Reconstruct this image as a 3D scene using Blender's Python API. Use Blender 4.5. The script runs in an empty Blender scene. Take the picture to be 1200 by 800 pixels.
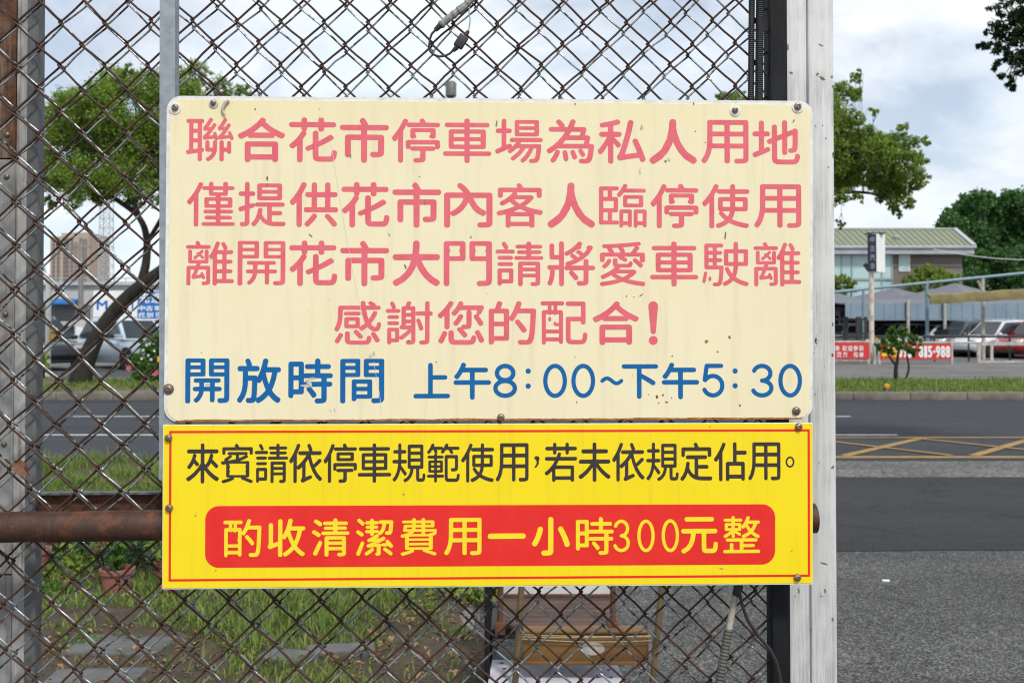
import bpy, bmesh, math, random
import numpy as np
from mathutils import Matrix, Vector
R = math.radians
random.seed(7)
rng = np.random.default_rng(7)
scene = bpy.context.scene
col = scene.collection

# ------------------------------------------------------------------ camera, sky, sun, exposure
PITCH = math.atan(24 / 1200)          # slightly upward, with a vertical shift (horizon at photo row 380)
F = 1200.0; CU, CV = 600.0, 356.0
CAMZ = 1.6
cam_d = bpy.data.cameras.new('camera'); cam = bpy.data.objects.new('camera', cam_d); col.objects.link(cam)
cam.location = (0, 0, CAMZ); cam.rotation_euler = (math.pi / 2 + PITCH, 0, 0)
cam_d.sensor_width = 36; cam_d.lens = 36; cam_d.shift_y = -44 / 1200
cam_d.clip_start = .05; cam_d.clip_end = 3000
cam_d.dof.use_dof = True; cam_d.dof.focus_distance = 1.87; cam_d.dof.aperture_fstop = 10
scene.camera = cam

SUN_EL, SUN_AZ = 50, 157              # azimuth clockwise from +Y: behind the camera, to its right
world = bpy.data.worlds.new('World'); scene.world = world; world.use_nodes = True
def build_world():
    nt = world.node_tree; N = nt.nodes; L = nt.links; N.clear()
    out = N.new('ShaderNodeOutputWorld'); bg = N.new('ShaderNodeBackground'); L.new(bg.outputs[0], out.inputs[0])
    sky = N.new('ShaderNodeTexSky'); sky.sky_type = 'NISHITA'; sky.sun_disc = False
    sky.sun_elevation = R(SUN_EL); sky.sun_rotation = R(SUN_AZ)
    sky.air_density = .9; sky.dust_density = .6; sky.ozone_density = .8
    tc = N.new('ShaderNodeTexCoord')
    sep = N.new('ShaderNodeSeparateXYZ'); L.new(tc.outputs['Generated'], sep.inputs[0])
    mx = N.new('ShaderNodeMath'); mx.operation = 'MAXIMUM'; L.new(sep.outputs[2], mx.inputs[0]); mx.inputs[1].default_value = 0
    ad = N.new('ShaderNodeMath'); ad.operation = 'ADD'; L.new(mx.outputs[0], ad.inputs[0]); ad.inputs[1].default_value = .4
    dx = N.new('ShaderNodeMath'); dx.operation = 'DIVIDE'; L.new(sep.outputs[0], dx.inputs[0]); L.new(ad.outputs[0], dx.inputs[1])
    dy = N.new('ShaderNodeMath'); dy.operation = 'DIVIDE'; L.new(sep.outputs[1], dy.inputs[0]); L.new(ad.outputs[0], dy.inputs[1])
    cb = N.new('ShaderNodeCombineXYZ'); L.new(dx.outputs[0], cb.inputs[0]); L.new(dy.outputs[0], cb.inputs[1])
    n1 = N.new('ShaderNodeTexNoise'); n1.inputs['Scale'].default_value = 2.1; n1.inputs['Detail'].default_value = 9
    n1.inputs['Roughness'].default_value = .58; n1.inputs['Distortion'].default_value = .35
    mp = N.new('ShaderNodeMapping'); mp.inputs['Location'].default_value = (9.4, 2.2, 0); mp.inputs['Scale'].default_value = (1, 1.15, 1)
    L.new(cb.outputs[0], mp.inputs[0]); L.new(mp.outputs[0], n1.inputs[0])
    r1 = N.new('ShaderNodeValToRGB'); r1.color_ramp.elements[0].position = .38; r1.color_ramp.elements[1].position = .58
    r1.color_ramp.elements[0].color = (.42, .42, .42, 1)
    L.new(n1.outputs[0], r1.inputs[0])
    n2 = N.new('ShaderNodeTexNoise'); n2.inputs['Scale'].default_value = 4; n2.inputs['Detail'].default_value = 7
    L.new(mp.outputs[0], n2.inputs[0])
    r2 = N.new('ShaderNodeValToRGB')
    r2.color_ramp.elements[0].position = .3; r2.color_ramp.elements[0].color = (7.4, 8.2, 9.1, 1)
    r2.color_ramp.elements[1].position = .65; r2.color_ramp.elements[1].color = (8.8, 9.1, 9.45, 1)
    L.new(n2.outputs[0], r2.inputs[0])
    mixn = N.new('ShaderNodeMix'); mixn.data_type = 'RGBA'
    L.new(r1.outputs[0], mixn.inputs[0]); L.new(sky.outputs[0], mixn.inputs[6]); L.new(r2.outputs[0], mixn.inputs[7])
    L.new(mixn.outputs[2], bg.inputs[0]); bg.inputs[1].default_value = .09
build_world()
sd = bpy.data.lights.new('sun', 'SUN'); sun = bpy.data.objects.new('sun', sd); col.objects.link(sun)
sd.energy = 2.3; sd.angle = R(8); sd.color = (1, .95, .87)
_a = R(SUN_AZ); _s = Vector((math.sin(_a) * math.cos(R(SUN_EL)), math.cos(_a) * math.cos(R(SUN_EL)), math.sin(R(SUN_EL))))
sun.rotation_euler = _s.to_track_quat('Z', 'Y').to_euler()
sun.location = (6, -6, 12)
vs = scene.view_settings
vs.view_transform = 'Standard'; vs.look = 'None'; vs.gamma = 1; vs.use_curve_mapping = False; vs.exposure = 0.4
scene.cycles.filter_width = 1.15; scene.cycles.max_bounces = 6; scene.cycles.transparent_max_bounces = 8

# ------------------------------------------------------------------ placing helpers (photo pixels -> metres)
CP, SP = math.cos(PITCH), math.sin(PITCH)
def ray(u, v):
    a = (u - CU) / F; b = -(v - CV) / F
    return Vector((a, CP - SP * b, SP + CP * b))
CAMP = Vector((0, 0, CAMZ))
def at(u, v, Y):
    d = ray(u, v); return CAMP + d * (Y / d.y)
def gnd(u, v, z=0.0):
    d = ray(u, v); return CAMP + d * ((z - CAMZ) / d.z)
TH = R(2.04)                                # the fence line is turned a little off square
FM = Matrix.Translation((0, 1.9, 0)) @ Matrix.Rotation(TH, 4, 'Z')
FI = FM.inverted()
def fp(u, v, y=0.0):                        # fence frame: x along, y depth, z up
    o = FI @ CAMP; d = FI.to_3x3() @ ray(u, v)
    return o + d * ((y - o.y) / d.y)
ID = Matrix.Identity(4)

# ------------------------------------------------------------------ object helpers
MW = {}
def tag(o, label=None, cat=None, group=None, kind=None):
    if label: o['label'] = label
    if cat: o['category'] = cat
    if group: o['group'] = group
    if kind: o['kind'] = kind
    return o
def thing(name, label, cat, M=ID, loc=(0, 0, 0), rotz=0, group=None):
    o = bpy.data.objects.new(name, None); col.objects.link(o)
    o.empty_display_size = .2
    m = M @ Matrix.Translation(loc) @ Matrix.Rotation(rotz, 4, 'Z')
    o.matrix_world = m; MW[o.name] = m.copy()
    return tag(o, label, cat, group)
def copy_tree(o, parent=None):
    c = o.copy(); col.objects.link(c)
    if parent: c.parent = parent
    for ch in list(o.children): copy_tree(ch, c)
    return c

class MB:
    """collects geometry (in frame M) and links it as ONE mesh object"""
    def __init__(s, M=ID): s.v = []; s.f = []; s.mi = []; s.M = M; s.cur = 0
    def add(s, vs, fs, mi=None):
        b = len(s.v); s.v.extend([Vector(p) for p in vs]); s.f.extend([tuple(b + i for i in f) for f in fs])
        s.mi.extend([s.cur if mi is None else mi] * len(fs)); return s
    def box(s, lo, hi, bev=0, rot=None):
        lo = Vector(lo); hi = Vector(hi); c = (lo + hi) / 2; h = (hi - lo) / 2
        if bev <= 0:
            vs = [Vector((x * h.x, y * h.y, z * h.z)) for x in (-1, 1) for y in (-1, 1) for z in (-1, 1)]
            fs = [(0, 1, 3, 2), (4, 6, 7, 5), (0, 4, 5, 1), (2, 3, 7, 6), (0, 2, 6, 4), (1, 5, 7, 3)]
        else:
            bm = bmesh.new(); bmesh.ops.create_cube(bm, size=2)
            for q in bm.verts: q.co = Vector((q.co.x * h.x, q.co.y * h.y, q.co.z * h.z))
            bmesh.ops.bevel(bm, geom=bm.edges[:], offset=bev, segments=2, affect='EDGES', profile=.5)
            bm.verts.index_update()
            vs = [q.co.copy() for q in bm.verts]; fs = [tuple(q.index for q in f.verts) for f in bm.faces]; bm.free()
        if rot is not None: vs = [rot @ q for q in vs]
        return s.add([q + c for q in vs], fs)
    def tube(s, pts, r, n=8, caps=True):
        pts = [Vector(p) for p in pts]; k = len(pts)
        rs = r if hasattr(r, '__len__') else [r] * k
        vs = []; fs = []; up = None
        for i, p in enumerate(pts):
            t = (pts[min(i + 1, k - 1)] - pts[max(i - 1, 0)])
            if t.length < 1e-9: t = Vector((0, 0, 1))
            t.normalize()
            if up is None:
                up = t.orthogonal().normalized()
            up = (up - t * up.dot(t))
            if up.length < 1e-6: up = t.orthogonal()
            up.normalize(); sd_ = t.cross(up)
            for j in range(n):
                a = 2 * math.pi * (j + .5) / n
                vs.append(p + (up * math.cos(a) + sd_ * math.sin(a)) * rs[i])
        for i in range(k - 1):
            for j in range(n):
                fs.append((i * n + j, i * n + (j + 1) % n, (i + 1) * n + (j + 1) % n, (i + 1) * n + j))
        if caps:
            fs.append(tuple(range(n - 1, -1, -1))); fs.append(tuple((k - 1) * n + j for j in range(n)))
        return s.add(vs, fs)
    def bar(s, a, b, w, h, up=(0, 0, 1)):
        a = Vector(a); b = Vector(b); t = (b - a).normalized(); u = Vector(up); u = (u - t * u.dot(t)).normalized(); w_ = t.cross(u)
        vs = [p + w_ * (x * w / 2) + u * (z * h / 2) for p in (a, b) for x, z in ((-1, -1), (1, -1), (1, 1), (-1, 1))]
        return s.add(vs, [(0, 1, 2, 3), (7, 6, 5, 4), (0, 4, 5, 1), (1, 5, 6, 2), (2, 6, 7, 3), (3, 7, 4, 0)])
    def lathe(s, prof, c, axis=(0, 0, 1), n=20, cap0=True, cap1=True):
        c = Vector(c); ax = Vector(axis).normalized(); u = ax.orthogonal().normalized(); w = ax.cross(u); vs = []; fs = []
        for r, h in prof:
            for j in range(n):
                a = 2 * math.pi * j / n
                vs.append(c + ax * h + (u * math.cos(a) + w * math.sin(a)) * r)
        for i in range(len(prof) - 1):
            for j in range(n): fs.append((i * n + j, i * n + (j + 1) % n, (i + 1) * n + (j + 1) % n, (i + 1) * n + j))
        if cap0: fs.append(tuple(range(n - 1, -1, -1)))
        if cap1: fs.append(tuple((len(prof) - 1) * n + j for j in range(n)))
        return s.add(vs, fs)
    def prism(s, poly, ext):
        n = len(poly); a = [Vector(p) for p in poly]; e = Vector(ext)
        return s.add(a + [p + e for p in a], [tuple(range(n))[::-1], tuple(range(n, 2 * n))] + [(i, (i + 1) % n, n + (i + 1) % n, n + i) for i in range(n)])
    def build(s, name, mat, parent=None, smooth=40, origin=None):
        Mp = MW[parent.name] if parent is not None else None
        if Mp is None:
            wv = [s.M @ q for q in s.v]
            if origin is None:
                xs = np.array([tuple(q) for q in wv]); origin = Vector(((xs[:, 0].min() + xs[:, 0].max()) / 2, (xs[:, 1].min() + xs[:, 1].max()) / 2, xs[:, 2].min()))
            Mp = Matrix.Translation(origin)
        T = Mp.inverted() @ s.M
        me = bpy.data.meshes.new(name); me.from_pydata([tuple(T @ q) for q in s.v], [], s.f); me.update()
        return link(me, name, mat, parent, Mp, smooth, s.mi)
def link(me, name, mat, parent, Mp, smooth=40, mi=None, fix=True):
    if fix:
        bm = bmesh.new(); bm.from_mesh(me); bmesh.ops.recalc_face_normals(bm, faces=bm.faces[:]); bm.to_mesh(me); bm.free()
    for m in (mat if isinstance(mat, (list, tuple)) else [mat]): me.materials.append(m)
    if mi is not None and any(mi): me.polygons.foreach_set('material_index', mi)
    if smooth:
        me.polygons.foreach_set('use_smooth', [True] * len(me.polygons)); me.set_sharp_from_angle(angle=R(smooth))
    o = bpy.data.objects.new(name, me); col.objects.link(o)
    if parent is not None: o.parent = parent; MW[o.name] = Mp
    else: o.matrix_world = Mp; MW[o.name] = Mp
    return o
def npmesh(name, V, Fc, mat, parent=None, origin=(0, 0, 0), smooth=False):
    """big meshes from numpy: V world coords (n,3), Fc (m,k)"""
    Mp = MW[parent.name] if parent is not None else Matrix.Translation(origin)
    T = np.array(Mp.inverted()); V = V @ T[:3, :3].T + T[:3, 3]
    me = bpy.data.meshes.new(name); m, k = Fc.shape
    me.vertices.add(len(V)); me.vertices.foreach_set('co', V.astype(np.float32).ravel())
    me.loops.add(m * k); me.loops.foreach_set('vertex_index', Fc.astype(np.int32).ravel())
    me.polygons.add(m); me.polygons.foreach_set('loop_start', np.arange(0, m * k, k, dtype=np.int32))
    me.update(calc_edges=True); me.validate()
    return link(me, name, mat, parent, Mp, 60 if smooth else 0, None, False)

# ------------------------------------------------------------------ materials
def new_mat(name):
    m = bpy.data.materials.new(name); m.use_nodes = True; nt = m.node_tree
    return m, nt, nt.nodes, nt.links, nt.nodes['Principled BSDF']
def noise(N, L, vec, scale, detail=6, rough=.6, dist=0):
    n = N.new('ShaderNodeTexNoise'); n.inputs['Scale'].default_value = scale; n.inputs['Detail'].default_value = detail
    n.inputs['Roughness'].default_value = rough; n.inputs['Distortion'].default_value = dist
    if vec is not None: L.new(vec, n.inputs['Vector'])
    return n.outputs[0]
def ramp(N, L, fac, stops):
    r = N.new('ShaderNodeValToRGB'); e = r.color_ramp.elements
    while len(e) < len(stops): e.new(.5)
    for q, (p, c) in zip(e, stops):
        q.position = p; q.color = (c, c, c, 1) if not hasattr(c, '__len__') else (*c, 1)
    L.new(fac, r.inputs[0]); return r.outputs[0]
def mixc(N, L, fac, a, b, mode='MIX'):
    m = N.new('ShaderNodeMix'); m.data_type = 'RGBA'; m.blend_type = mode
    for sock, val in ((m.inputs[0], fac), (m.inputs[6], a), (m.inputs[7], b)):
        if hasattr(val, 'is_linked') or isinstance(val, bpy.types.NodeSocket): L.new(val, sock)
        elif hasattr(val, '__len__'): sock.default_value = (*val, 1)
        else: sock.default_value = val
    return m.outputs[2]
def coords(N, L, scale=(1, 1, 1), kind='Object'):
    tc = N.new('ShaderNodeTexCoord'); mp = N.new('ShaderNodeMapping'); mp.inputs['Scale'].default_value = scale
    L.new(tc.outputs[kind], mp.inputs[0]); return mp.outputs[0]
def bump(N, L, b, h, strength=.3, dist=.01):
    q = N.new('ShaderNodeBump'); q.inputs['Strength'].default_value = strength; q.inputs['Distance'].default_value = dist
    L.new(h, q.inputs['Height']); L.new(q.outputs[0], b.inputs['Normal'])
def pm(name, c1, c2=None, scale=8, rough=.6, bumps=.15, metal=0, stretch=(1, 1, 1), lo=.35, hi=.65, spec=.5, bd=.005):
    m, nt, N, L, b = new_mat(name); vec = coords(N, L, stretch)
    c2 = c2 or tuple(x * .8 for x in c1)
    n = noise(N, L, vec, scale)
    L.new(ramp(N, L, n, [(lo, c1), (hi, c2)]), b.inputs['Base Color'])
    b.inputs['Metallic'].default_value = metal; b.inputs['Specular IOR Level'].default_value = spec
    L.new(ramp(N, L, noise(N, L, vec, scale * 2.3), [(.3, max(0, rough - .1)), (.7, min(1, rough + .1))]), b.inputs['Roughness'])
    if bumps: bump(N, L, b, noise(N, L, vec, scale * 4), bumps, bd)
    return m
def leaf_mat(name, dark, light, trans=.35, rough=.5):
    m, nt, N, L, b = new_mat(name)
    g = N.new('ShaderNodeNewGeometry')
    c = ramp(N, L, g.outputs['Random Per Island'], [(0, dark), (.55, tuple((a + q) / 2 for a, q in zip(dark, light))), (1, light)])
    n = noise(N, L, coords(N, L), 1.1, 3)
    c = mixc(N, L, ramp(N, L, n, [(.35, 0.0), (.65, .55)]), c, light)
    L.new(c, b.inputs['Base Color']); b.inputs['Roughness'].default_value = rough; b.inputs['Specular IOR Level'].default_value = .3
    t = N.new('ShaderNodeBsdfTranslucent'); L.new(c, t.inputs[0])
    mx = N.new('ShaderNodeMixShader'); mx.inputs[0].default_value = trans
    L.new(b.outputs[0], mx.inputs[1]); L.new(t.outputs[0], mx.inputs[2]); L.new(mx.outputs[0], N['Material Output'].inputs[0])
    return m
M = {}
M['letter_pink'] = pm('letter_pink', (.68, .105, .14), (.73, .14, .175), 30, .45, .03)
M['letter_blue'] = pm('letter_blue', (.003, .105, .31), (.005, .125, .36), 30, .5, .03, spec=.25)
M['letter_black'] = pm('letter_black', (.03, .022, .022), (.045, .032, .03), 30, .4, .03)
M['letter_yellow'] = pm('letter_yellow', (.88, .66, .02), (.92, .70, .03), 30, .35, .02)
M['panel_red'] = pm('panel_red', (.72, .022, .018), (.78, .03, .022), 14, .32, .03)
M['rim_white'] = pm('rim_white', (.80, .80, .78), (.62, .60, .55), 40, .5, .15)
M['chip'] = pm('chip', (.10, .075, .05), (.22, .19, .14), 90, .7, .1)
M['chip_pale'] = pm('chip_pale', (.62, .60, .54), (.42, .38, .30), 90, .6, .1)
M['rust_edge'] = pm('rust_edge', (.20, .065, .015), (.45, .20, .04), 60, .8, .3)
M['bolt'] = pm('bolt', (.22, .12, .075), (.33, .27, .22), 160, .45, .3, .7, bd=.001)
M['bolt_grey'] = pm('bolt_grey', (.30, .27, .24), (.18, .13, .10), 160, .4, .3, .8, bd=.001)
M['galv'] = pm('galv', (.24, .27, .30), (.33, .36, .39), 60, .5, .1, .3, bd=.001)
M['galv_dull'] = pm('galv_dull', (.15, .155, .16), (.09, .09, .092), 30, .6, .15, .1, (1, 1, .3))
M['black_steel'] = pm('black_steel', (.006, .0065, .0075), (.014, .015, .018), 30, .7, .15, 0, (1, 1, .15), spec=.2)
M['conduit'] = pm('conduit', (.009, .0095, .011), (.02, .021, .024), 60, .45, .05)
M['hose_grey'] = pm('hose_grey', (.07, .07, .068), (.12, .115, .105), 60, .55, .1)
M['pipe_pale'] = pm('pipe_pale', (.50, .45, .38), (.36, .31, .25), 60, .55, .1)
M['cable'] = pm('cable', (.015, .016, .018), (.03, .03, .032), 60, .45, 0)
M['tape'] = pm('tape', (.33, .32, .29), (.16, .16, .155), 130, .6, .3, bd=.002)
M['thin_wire'] = pm('thin_wire', (.38, .36, .33), (.25, .24, .22), 60, .5, 0)
M['bark'] = pm('bark', (.011, .009, .007), (.028, .022, .017), 7, .9, .7, 0, (1, 1, .35), bd=.03)
M['leaf_mid'] = leaf_mat('leaf_mid', (.07, .145, .024), (.31, .43, .075), .45)
M['leaf_deep'] = leaf_mat('leaf_deep', (.008, .030, .010), (.028, .075, .022), .25)
M['leaf_far'] = leaf_mat('leaf_far', (.03, .085, .024), (.10, .22, .06), .35)
M['leaf_bright'] = leaf_mat('leaf_bright', (.04, .11, .015), (.13, .26, .04))
M['leaf_lime'] = leaf_mat('leaf_lime', (.12, .24, .02), (.26, .38, .05))
M['grass'] = leaf_mat('grass', (.045, .12, .014), (.25, .32, .075), .42, .6)
M['dry_leaf'] = leaf_mat('dry_leaf', (.10, .045, .02), (.36, .23, .12), .15, .8)
M['terracotta'] = pm('terracotta', (.30, .085, .05), (.22, .06, .04), 14, .8, .15)
M['pot_pink'] = pm('pot_pink', (.28, .10, .08), (.20, .07, .06), 10, .75, .15)
M['pot_dark'] = pm('pot_dark', (.09, .02, .02), (.05, .015, .012), 10, .6, .1)
M['plate_beige'] = pm('plate_beige', (.42, .39, .33), (.30, .27, .22), 30, .6, .1)
M['soil'] = pm('soil', (.034, .024, .015), (.085, .062, .038), 9, .95, .6, lo=.3, hi=.7, bd=.03)
M['slab'] = pm('slab', (.12, .12, .12), (.07, .07, .068), 7, .85, .3)
M['kerb'] = pm('kerb', (.20, .18, .15), (.11, .098, .082), 3, .85, .3)
M['concrete'] = pm('concrete', (.25, .25, .24), (.16, .16, .155), 1.3, .9, .25)
M['paint_white'] = pm('paint_white', (.62, .62, .60), (.42, .42, .41), 5, .7, .1)
M['paint_yellow'] = pm('paint_yellow', (.36, .21, .05), (.24, .15, .05), 5, .75, .1)
M['wood_deck'] = pm('wood_deck', (.05, .027, .02), (.095, .06, .045), 26, .75, .4, 0, (.12, 1, 1), bd=.004)
M['wood_yellow'] = pm('wood_yellow', (.20, .105, .03), (.11, .055, .018), 9, .6, .15, 0, (.3, 1, 1))
M['rust'] = pm('rust', (.075, .028, .015), (.15, .062, .032), 35, .85, .4, .1, bd=.003)
M['bamboo'] = pm('bamboo', (.16, .105, .045), (.075, .05, .026), 30, .65, .25, 0, (1, 1, .4))
M['board_lilac'] = pm('board_lilac', (.55, .54, .62), (.45, .44, .52), 18, .5, .05)
M['string'] = pm('string', (.45, .38, .22), (.3, .26, .15), 60, .8, .1)
M['white_paint'] = pm('white_paint', (.72, .72, .70), (.55, .54, .52), 4, .5, .1)
M['rubber'] = pm('rubber', (.015, .015, .016), (.03, .03, .03), 30, .8, .1)
M['rim'] = pm('rim', (.55, .56, .58), (.35, .36, .37), 20, .3, 0, .8)
M['glass_dark'] = pm('glass_dark', (.012, .018, .024), (.02, .028, .035), 3, .08, 0, spec=.8)
M['lamp_red'] = pm('lamp_red', (.35, .01, .01), (.25, .01, .01), 20, .15, 0)
M['lamp_clear'] = pm('lamp_clear', (.7, .72, .75), (.5, .5, .52), 30, .1, 0)
M['trim_black'] = pm('trim_black', (.018, .018, .02), (.03, .03, .032), 20, .6, .05)

def wire_mat(name, base, rust, amt, metal):
    m, nt, N, L, b = new_mat(name); vec = coords(N, L)
    n = noise(N, L, vec, 22, 8, .7); n2 = noise(N, L, vec, 220, 4)
    rc = ramp(N, L, n2, [(.3, tuple(x * .5 for x in rust)), (.7, rust)])
    f = ramp(N, L, n, [(amt, 0.0), (amt + .12, 1.0)])
    L.new(mixc(N, L, f, rc, base), b.inputs['Base Color'])
    L.new(ramp(N, L, f, [(0, 0.05), (1, metal)]), b.inputs['Metallic'])
    L.new(ramp(N, L, f, [(0, .75), (1, .3)]), b.inputs['Roughness'])
    bump(N, L, b, n2, .4, .001); return m
M['wire_rust'] = wire_mat('wire_rust', (.020, .014, .011), (.075, .031, .016), .53, .1)
M['wire_galv'] = wire_mat('wire_galv', (.42, .45, .46), (.035, .027, .022), .44, .8)

def cream_mat():
    m, nt, N, L, b = new_mat('sign_cream'); vec = coords(N, L)
    c = ramp(N, L, noise(N, L, vec, 5, 4), [(.3, (.80, .71, .46)), (.7, (.83, .75, .51))])
    sx = N.new('ShaderNodeSeparateXYZ'); L.new(vec, sx.inputs[0])
    # sun-yellowed band along the top edge of the sheet
    band = ramp(N, L, noise(N, L, coords(N, L, (2, 2, .5)), 6, 3), [(.3, .15), (.7, .5)])
    mr = N.new('ShaderNodeMapRange'); mr.inputs[1].default_value = .44; mr.inputs[2].default_value = .585; L.new(sx.outputs[2], mr.inputs[0])
    mm = N.new('ShaderNodeMath'); mm.operation = 'MULTIPLY'; L.new(mr.outputs[0], mm.inputs[0]); L.new(band, mm.inputs[1])
    c = mixc(N, L, mm.outputs[0], c, (.79, .68, .30))
    st = ramp(N, L, noise(N, L, coords(N, L, (14, 14, 1.2)), 3, 6), [(.52, 0.0), (.78, .36)])
    c = mixc(N, L, st, c, (.55, .45, .28))
    sp = ramp(N, L, noise(N, L, vec, 160, 2), [(.73, 0.0), (.78, .6)])
    c = mixc(N, L, sp, c, (.35, .26, .15))
    c = mixc(N, L, ramp(N, L, noise(N, L, vec, 1.7, 4), [(.42, 0.0), (.7, .35)]), c, (.76, .68, .47))
    L.new(c, b.inputs['Base Color']); b.inputs['Roughness'].default_value = .42
    bump(N, L, b, noise(N, L, vec, 5, 2), .35, .004)
    return m
M['sign_cream'] = cream_mat()
def yellow_mat():
    m, nt, N, L, b = new_mat('sign_yellow'); vec = coords(N, L)
    c = ramp(N, L, noise(N, L, vec, 4, 3), [(.3, (.86, .66, .006)), (.7, (.90, .70, .012))])
    st = ramp(N, L, noise(N, L, coords(N, L, (30, 30, .8)), 2.6, 6), [(.5, 0.0), (.78, .3)])
    c = mixc(N, L, st, c, (.62, .42, .03))
    sp = ramp(N, L, noise(N, L, vec, 150, 2), [(.74, 0.0), (.79, .6)])
    c = mixc(N, L, sp, c, (.30, .22, .08))
    L.new(c, b.inputs['Base Color']); b.inputs['Roughness'].default_value = .3
    bump(N, L, b, noise(N, L, vec, 4, 2), .3, .004)
    return m
M['sign_yellow'] = yellow_mat()
def post_paint(name, base, dark, chip, thr, streak=0.0):
    m, nt, N, L, b = new_mat(name); v1 = coords(N, L, (40, 40, 1.6)); v2 = coords(N, L); v3 = coords(N, L, (1, 1, .45))
    g = noise(N, L, v1, 3.2, 9, .78)
    c = ramp(N, L, g, [(.42, dark), (.60, base)])
    c2 = ramp(N, L, noise(N, L, v2, 7, 5), [(.36, .2), (.62, .92)])
    c = mixc(N, L, c2, c, base)
    k = ramp(N, L, noise(N, L, v3, 55, 6, .65), [(thr, 0.0), (thr + .02, 1.0)])
    c = mixc(N, L, k, c, chip)
    if streak:
        s_ = ramp(N, L, noise(N, L, coords(N, L, (30, 30, 1.4)), 2.2, 7, .65), [(.52, 0.0), (.66, streak)])
        c = mixc(N, L, s_, c, (.17, .085, .04))
    L.new(c, b.inputs['Base Color']); b.inputs['Roughness'].default_value = .62
    bump(N, L, b, g, .25, .002); return m
M['post_white'] = post_paint('post_white', (.63, .63, .625), (.30, .30, .295), (.05, .045, .04), .675)
M['post_grey'] = post_paint('post_grey', (.31, .315, .315), (.17, .168, .16), (.09, .05, .03), .68, .45)
M['post_streaked'] = post_paint('post_streaked', (.46, .46, .45), (.26, .25, .24), (.07, .05, .04), .68, .85)
def rust_plate():
    m, nt, N, L, b = new_mat('rust_plate'); v1 = coords(N, L, (14, 14, 1.1)); v2 = coords(N, L)
    r = ramp(N, L, noise(N, L, v2, 60, 6), [(.3, (.065, .025, .014)), (.7, (.17, .075, .035))])
    p = ramp(N, L, noise(N, L, v2, 25, 5), [(.3, (.34, .30, .24)), (.7, (.22, .17, .12))])
    f = ramp(N, L, noise(N, L, v1, 3, 7, .6), [(.47, 0.0), (.63, 1.0)])
    L.new(mixc(N, L, f, r, p), b.inputs['Base Color']); b.inputs['Roughness'].default_value = .8
    bump(N, L, b, noise(N, L, v2, 90, 6), .4, .002); return m
M['rust_plate'] = rust_plate()
def pipe_mat():
    m, nt, N, L, b = new_mat('rust_pipe'); v2 = coords(N, L); v1 = coords(N, L, (40, 4, 4))
    r = ramp(N, L, noise(N, L, v1, 3, 8, .7), [(.3, (.032, .014, .009)), (.7, (.07, .030, .018))])
    o = ramp(N, L, noise(N, L, v2, 32, 7, .7), [(.50, 0.0), (.68, .75)])
    L.new(mixc(N, L, o, r, (.17, .055, .018)), b.inputs['Base Color']); b.inputs['Roughness'].default_value = .62
    b.inputs['Metallic'].default_value = .15
    bump(N, L, b, noise(N, L, v2, 180, 6), .4, .0015); return m
M['rust_pipe'] = pipe_mat()
def asphalt(name, c, grain, gs, patch=.25, rough=.9, stain=.5, crack=.5):
    m, nt, N, L, b = new_mat(name); vec = coords(N, L)
    big = ramp(N, L, noise(N, L, vec, .55, 6, .65), [(.3, 1 - patch), (.7, 1 + patch * .4)])
    vo = N.new('ShaderNodeTexVoronoi'); vo.inputs['Scale'].default_value = gs; L.new(vec, vo.inputs['Vector'])
    sepc = N.new('ShaderNodeSeparateColor'); L.new(vo.outputs['Color'], sepc.inputs[0])
    g1 = ramp(N, L, sepc.outputs[0], [(0, 1 - grain), (.7, 1.0), (1, 1 + grain * 1.8)])
    k = mixc(N, L, 1.0, tuple(c), big, 'MULTIPLY'); k = mixc(N, L, 1.0, k, g1, 'MULTIPLY')
    k = mixc(N, L, 1.0, k, ramp(N, L, noise(N, L, vec, 5, 5), [(.3, .86), (.7, 1.1)]), 'MULTIPLY')
    # wheel tracks along the road, dark stains, hairline cracks
    k = mixc(N, L, 1.0, k, ramp(N, L, noise(N, L, coords(N, L, (.04, 1.3, 1)), 1.0, 4), [(.35, .84), (.65, 1.12)]), 'MULTIPLY')
    k = mixc(N, L, ramp(N, L, noise(N, L, vec, 1.6, 5, .55), [(.62, 0.0), (.70, stain)]), k, tuple(x * .45 for x in c))
    cv = N.new('ShaderNodeTexVoronoi'); cv.feature = 'DISTANCE_TO_EDGE'; cv.inputs['Scale'].default_value = .38
    wv = N.new('ShaderNodeVectorMath'); wv.operation = 'ADD'; nz = N.new('ShaderNodeTexNoise'); nz.inputs['Scale'].default_value = 1.7; nz.inputs['Detail'].default_value = 6
    L.new(vec, nz.inputs['Vector']); L.new(vec, wv.inputs[0]); L.new(nz.outputs['Color'], wv.inputs[1]); L.new(wv.outputs[0], cv.inputs['Vector'])
    k = mixc(N, L, ramp(N, L, cv.outputs['Distance'], [(.0, crack), (.012, 0.0)]), k, tuple(x * .3 for x in c))
    L.new(k, b.inputs['Base Color']); b.inputs['Roughness'].default_value = rough; b.inputs['Specular IOR Level'].default_value = .3
    bump(N, L, b, vo.outputs['Distance'], .35, .01); return m
M['asphalt_coarse'] = asphalt('asphalt_coarse', (.092, .091, .089), .75, 115, .3)
M['asphalt_patch'] = asphalt('asphalt_patch', (.036, .036, .039), .25, 120, .15)
M['asphalt_road'] = asphalt('asphalt_road', (.042, .046, .054), .2, 60, .12)
M['gutter'] = asphalt('gutter', (.14, .138, .132), .5, 45, .3)
M['lot'] = asphalt('lot', (.16, .157, .152), .15, 20, .3)
M['leaf_brown'] = pm('leaf_brown', (.17, .065, .028), (.09, .035, .016), 60, .7, .2)
M['verge_soil'] = pm('verge_soil', (.07, .075, .025), (.13, .115, .06), 2.2, .95, .4, bd=.03)

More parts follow.
